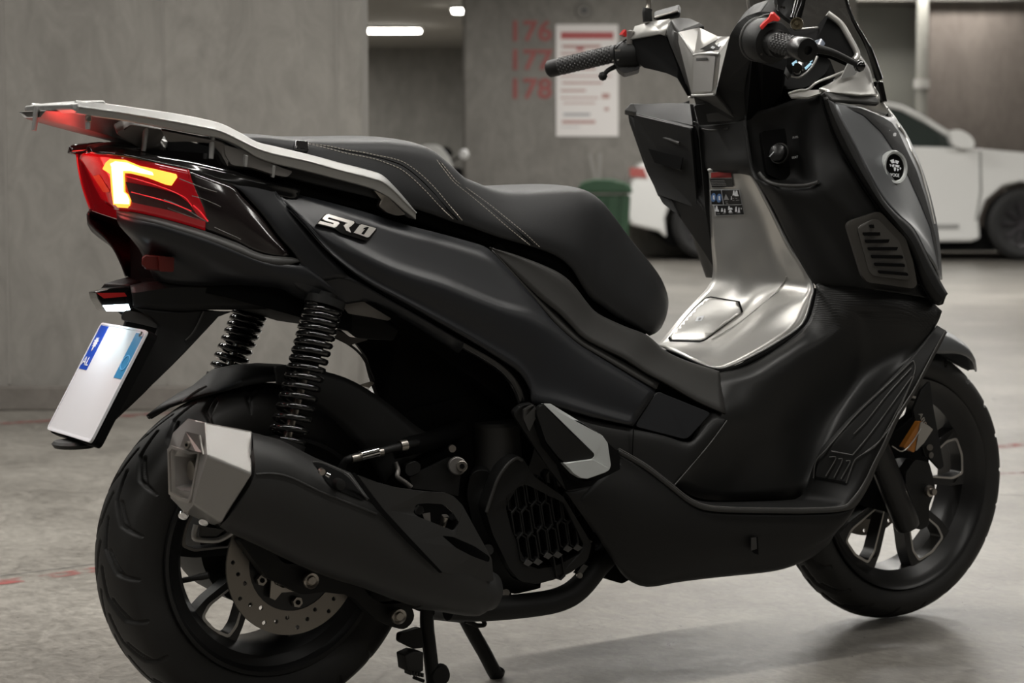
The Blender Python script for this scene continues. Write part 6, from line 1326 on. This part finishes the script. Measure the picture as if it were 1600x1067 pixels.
# right switch housing, grip, bar end, lever
sh = lathe('switch_housing', [(0, -.03), (.030, -.03), (.0355, -.022), (.0375, -.004), (.0375, .018), (.034, .028), (.024, .032), (.022, .05), (0, .05)], P(1197, 64, -.225)-gaR*.004, gaR, 'plastic', S, 40)
lathe('housing_ring', [(.0372, -.0), (.0385, .002), (.0385, .004), (.0372, .006)], P(1197, 64, -.225)-gaR*.026, gaR, 'trim', sh, 40, cap=False)
ks = loft('kill_switch', [[P(x, y, Y) for x, y in L] for L, Y in (([(1187, 42), (1193, 36), (1201, 29), (1204, 22), (1209, 21), (1219, 31), (1216, 34), (1208, 33), (1200, 37), (1193, 45), (1190, 47)], -.272), ([(1187, 40), (1193, 33), (1201, 26), (1204, 19), (1209, 18), (1219, 28), (1216, 31), (1208, 31), (1200, 35), (1193, 43), (1190, 45)], -.252))], 'red', S, su=1, ang=30); bev(ks, .001)
gR = grip(hb_in+gaR*.035, hbR-gaR*.026, .0165, 14)
be_ = lathe('bar_end', [(0, -.030), (.0175, -.030), (.0195, -.024), (.0205, .000), (.019, .006), (.0075, .008), (.0065, .002), (0, .002)], hbR, gaR, 'semi', S, 32)
cyl('housing_screw', P(1190, 85, -.262), P(1190, 85, -.268), .002, 'chrome', sh, 8)
tube('brake_lever', PL([(1262, 72, -.28), (1276, 76, -.285), (1300, 82, -.29), (1322, 92, -.295), (1338, 100, -.3)]), [.009, .008, .006, .0052, .005], 'plastic', S, 12)
lathe('lever_ball', [(0, -.0105), (.0075, -.0075), (.0105, 0), (.0075, .0075), (0, .0105)], P(1343, 103, -.30), (0, 0, 1), 'gloss', S, 20, ang=90)
plate('lever_clamp', [(1272, 64, -.27), (1284, 60, -.27), (1290, 68, -.275), (1284, 76, -.28), (1274, 74, -.28)], 'dash_glass', S, .02, r=.003, bevel=.001)
plate('bar_bracket', [(1212, -30, -.19), (1236, -30, -.2), (1258, -10, -.21), (1255, 18, -.21), (1250, 34, -.215), (1240, 36, -.21), (1226, 26, -.2), (1218, 18, -.19), (1214, 0, -.19)], 'plastic', S, .02, r=.004, bevel=.003)
tube('mirror_arm', PL([(1242, 30, -.225), (1248, 8, -.225), (1256, -30, -.22)]), .010, 'gloss', S, 12)
plate('bracket_glint', [(1210, 7, -.2), (1213, 6, -.2), (1212, 14, -.2), (1215, 18, -.2), (1211, 16, -.2)], 'chrome', S, .002, toward=.004)
for x, y in ((1221, 12), (1225, 13)): cyl('bracket_bolt', P(x, y, -.205), P(x, y-1, -.212), .0022, 'chrome', S, 8)
mb = lathe('mirror_bolt', [(0, .004), (.003, .004), (.0045, .0015), (.008, .0015), (.0085, .004), (.0105, .004), (.011, 0), (.011, -.012), (0, -.012)], P(1245, 37, -.24), (CAM-P(1245, 37, -.24)).normalized()+Vector((0, 0, .1)), 'oldbrass', S, 24)
# ------------------------------------------------------------------ front mudguard, fork, wheel hardware
fm = []
for k in range(15):
    a = math.radians(43+k*8.2); r0 = .292; row = []
    wsc = 1 if k > 4 else (.15, .55, .8, .92, 1)[k]; ds = 1 if k > 5 else (.1, .25, .4, .6, .8, .9)[k]
    for y, dr in ((-.072, -.05), (-.070, -.02), (-.06, -.002), (-.03, .012), (0, .017), (.03, .012), (.06, -.002), (.070, -.02), (.072, -.05)):
        rr_ = r0+(dr*(.1 if k == 0 else 1) if dr > 0 else dr*ds); row.append(Vector((FX+rr_*math.cos(a), y*wsc, FZ+.005+rr_*math.sin(a))))
    fm.append(row)
v_, f_, _, _ = gridmesh(fm, 3, 2); fmo = fin('mudguard', v_, f_, 'mudguard', S, 60); fmo.modifiers.new('solid', 'SOLIDIFY').thickness = .003
rkd = Vector((-.42, 0, .9)).normalized()
for s in (-1, 1):
    axp = Vector((FX-.01, s*.095, FZ))
    base = P(1418, 820, -.10) if s < 0 else Vector((P(1418, 820, -.10).x, .10, P(1418, 820, -.10).z))
    topf = P(1345, 640, -.10) if s < 0 else Vector((P(1345, 640, -.10).x, .10, P(1345, 640, -.10).z))
    tube('fork_leg', [base, base.lerp(topf, .03), base.lerp(topf, .5), topf+(topf-base)*.6], [.020, .025, .025, .023], 'rim', S, 20, n=2)
fb_ = [(1398, 800, -.115), (1404, 790, -.115), (1424, 780, -.115), (1440, 760, -.115), (1452, 752, -.115), (1460, 762, -.115), (1458, 775, -.115), (1448, 800, -.115), (1452, 824, -.115), (1440, 828, -.115), (1425, 826, -.115), (1408, 822, -.115)]
plate('fork_lug', [(1415, 740, -.11), (1430, 718, -.11), (1452, 722, -.11), (1458, 745, -.11), (1462, 765, -.11), (1452, 790, -.11), (1452, 820, -.11), (1440, 828, -.11), (1424, 824, -.11), (1416, 800, -.11)], 'plastic', S, .025, r=.006, bevel=.003)
lathe('axle_bolt', [(0, .016), (.006, .016), (.0065, .008), (.0105, .007), (.0115, .002), (.0115, 0)], P(1451, 767, -.118), (0, -1, 0), 'steel', S, 24)
fg = [(1432, 610, -.085), (1446, 595, -.085), (1452, 640, -.09), (1468, 728, -.098), (1462, 733, -.098), (1446, 716, -.098), (1438, 712, -.098), (1426, 668, -.092), (1420, 640, -.09)]
fgo = plate('fork_guard', fg, 'plastic', S, .006, r=.003, bevel=.0012, toward=.012)
cyl('guard_bolt', P(1453, 699, -.112), P(1453, 699, -.118), .006, 'steel', fgo, 14)
lathe('guard_bolt_ring', [(.0, 0), (.006, 0), (.006, .002), (0, .002)], P(1454, 711, -.112), (0, -1, 0), 'rackdark', fgo, 14)
fe = (P(1447, 675, -.108)-P(1430, 634, -.108)).normalized(); fu = Vector((0, -1, 0)).cross(fe)
put_text('guard_letters', 'ABS', .0125, P(1441, 655, -.111), fe, fu, 'machined', fgo, .0004, 1.35)
pr_ = [(1420, 655, -.085), (1432, 662, -.085), (1439, 668, -.085), (1425, 690, -.085), (1410, 704, -.085), (1394, 696, -.085)]
am = plate('fork_reflector', pr_, 'amber', S, .012, r=.003, bevel=.002, toward=.03)
plate('reflector_lens', [(1420, 656, -.085), (1432, 662, -.085), (1439, 668, -.085), (1425, 689, -.085), (1412, 702, -.085), (1416, 678, -.085)], 'clear', am, .002, toward=.0325, r=.002)
tube('reflector_edge', PL([(1394, 697, -.117), (1410, 705, -.117), (1426, 690, -.117), (1439, 669, -.117)]), .0012, 'machined', am, 6)
plate('splash_guard', [A(1.05, -.12, .30), A(1.12, -.12, .62), A(1.12, .12, .62), A(1.05, .12, .30)], 'deep', S, .02, dirv=(-1, 0, 0))
cal = [(1395, 770, .02), (1425, 760, .02), (1432, 790, .02), (1424, 812, .02), (1396, 800, .02)]
# ------------------------------------------------------------------ model badge on the side panel
MT = bvh(main)
def bdg(nm, L, m, lift): return drape(nm, L, MT, m, S, lift, 3, -.16)
def cv(L): return [(480+x/11.43, 320+y/11.43) for x, y in L]
import mathutils
def slab(nm, L, m, lift, th, par):
    pts = [hit(MT, x, y, lift) for x, y in cv(L)]
    return plate(nm, pts, m, par, th, dirv=None)
base_b = slab('model_badge', [(160, 350), (210, 285), (320, 165), (400, 165), (860, 300), (870, 330), (930, 345), (970, 335), (1240, 410), (1240, 460), (1120, 620), (1040, 640), (790, 560), (600, 500), (500, 430)], 'gloss', .0060, .004, main)
for L in ([(195, 330), (230, 285), (460, 345), (478, 325), (310, 275), (275, 250), (290, 225), (340, 175), (385, 165), (830, 295), (845, 320), (800, 365), (760, 395), (745, 400), (782, 495), (700, 460), (650, 370), (690, 340), (735, 328), (390, 222), (360, 245), (400, 262), (560, 305), (580, 330), (520, 395), (480, 405)],
          [(835, 495), (940, 360), (975, 345), (1228, 415), (1228, 430), (1110, 570), (1070, 580)]):
    slab('badge_letter', L, 'machined', .0085, .0025, base_b)
slab('badge_numeral', [(1015, 410), (1075, 395), (1105, 400), (1015, 530), (965, 515), (1035, 430), (1000, 438)], 'gloss', .0092, .0006, base_b)
plate('fork_cover', [(1384, 690, -.03), (1440, 640, -.04), (1452, 700, -.04), (1448, 790, -.04), (1418, 812, -.03), (1385, 800, -.02), (1345, 790, -.02), (1352, 752, -.02)], 'deep', S, .03, r=.01)

plate('shield_backing', [(1392, 370, -.245), (1430, 390, -.250), (1452, 430, -.255), (1462, 470, -.255), (1425, 462, -.245), (1400, 440, -.235)], 'deep', S, .01)
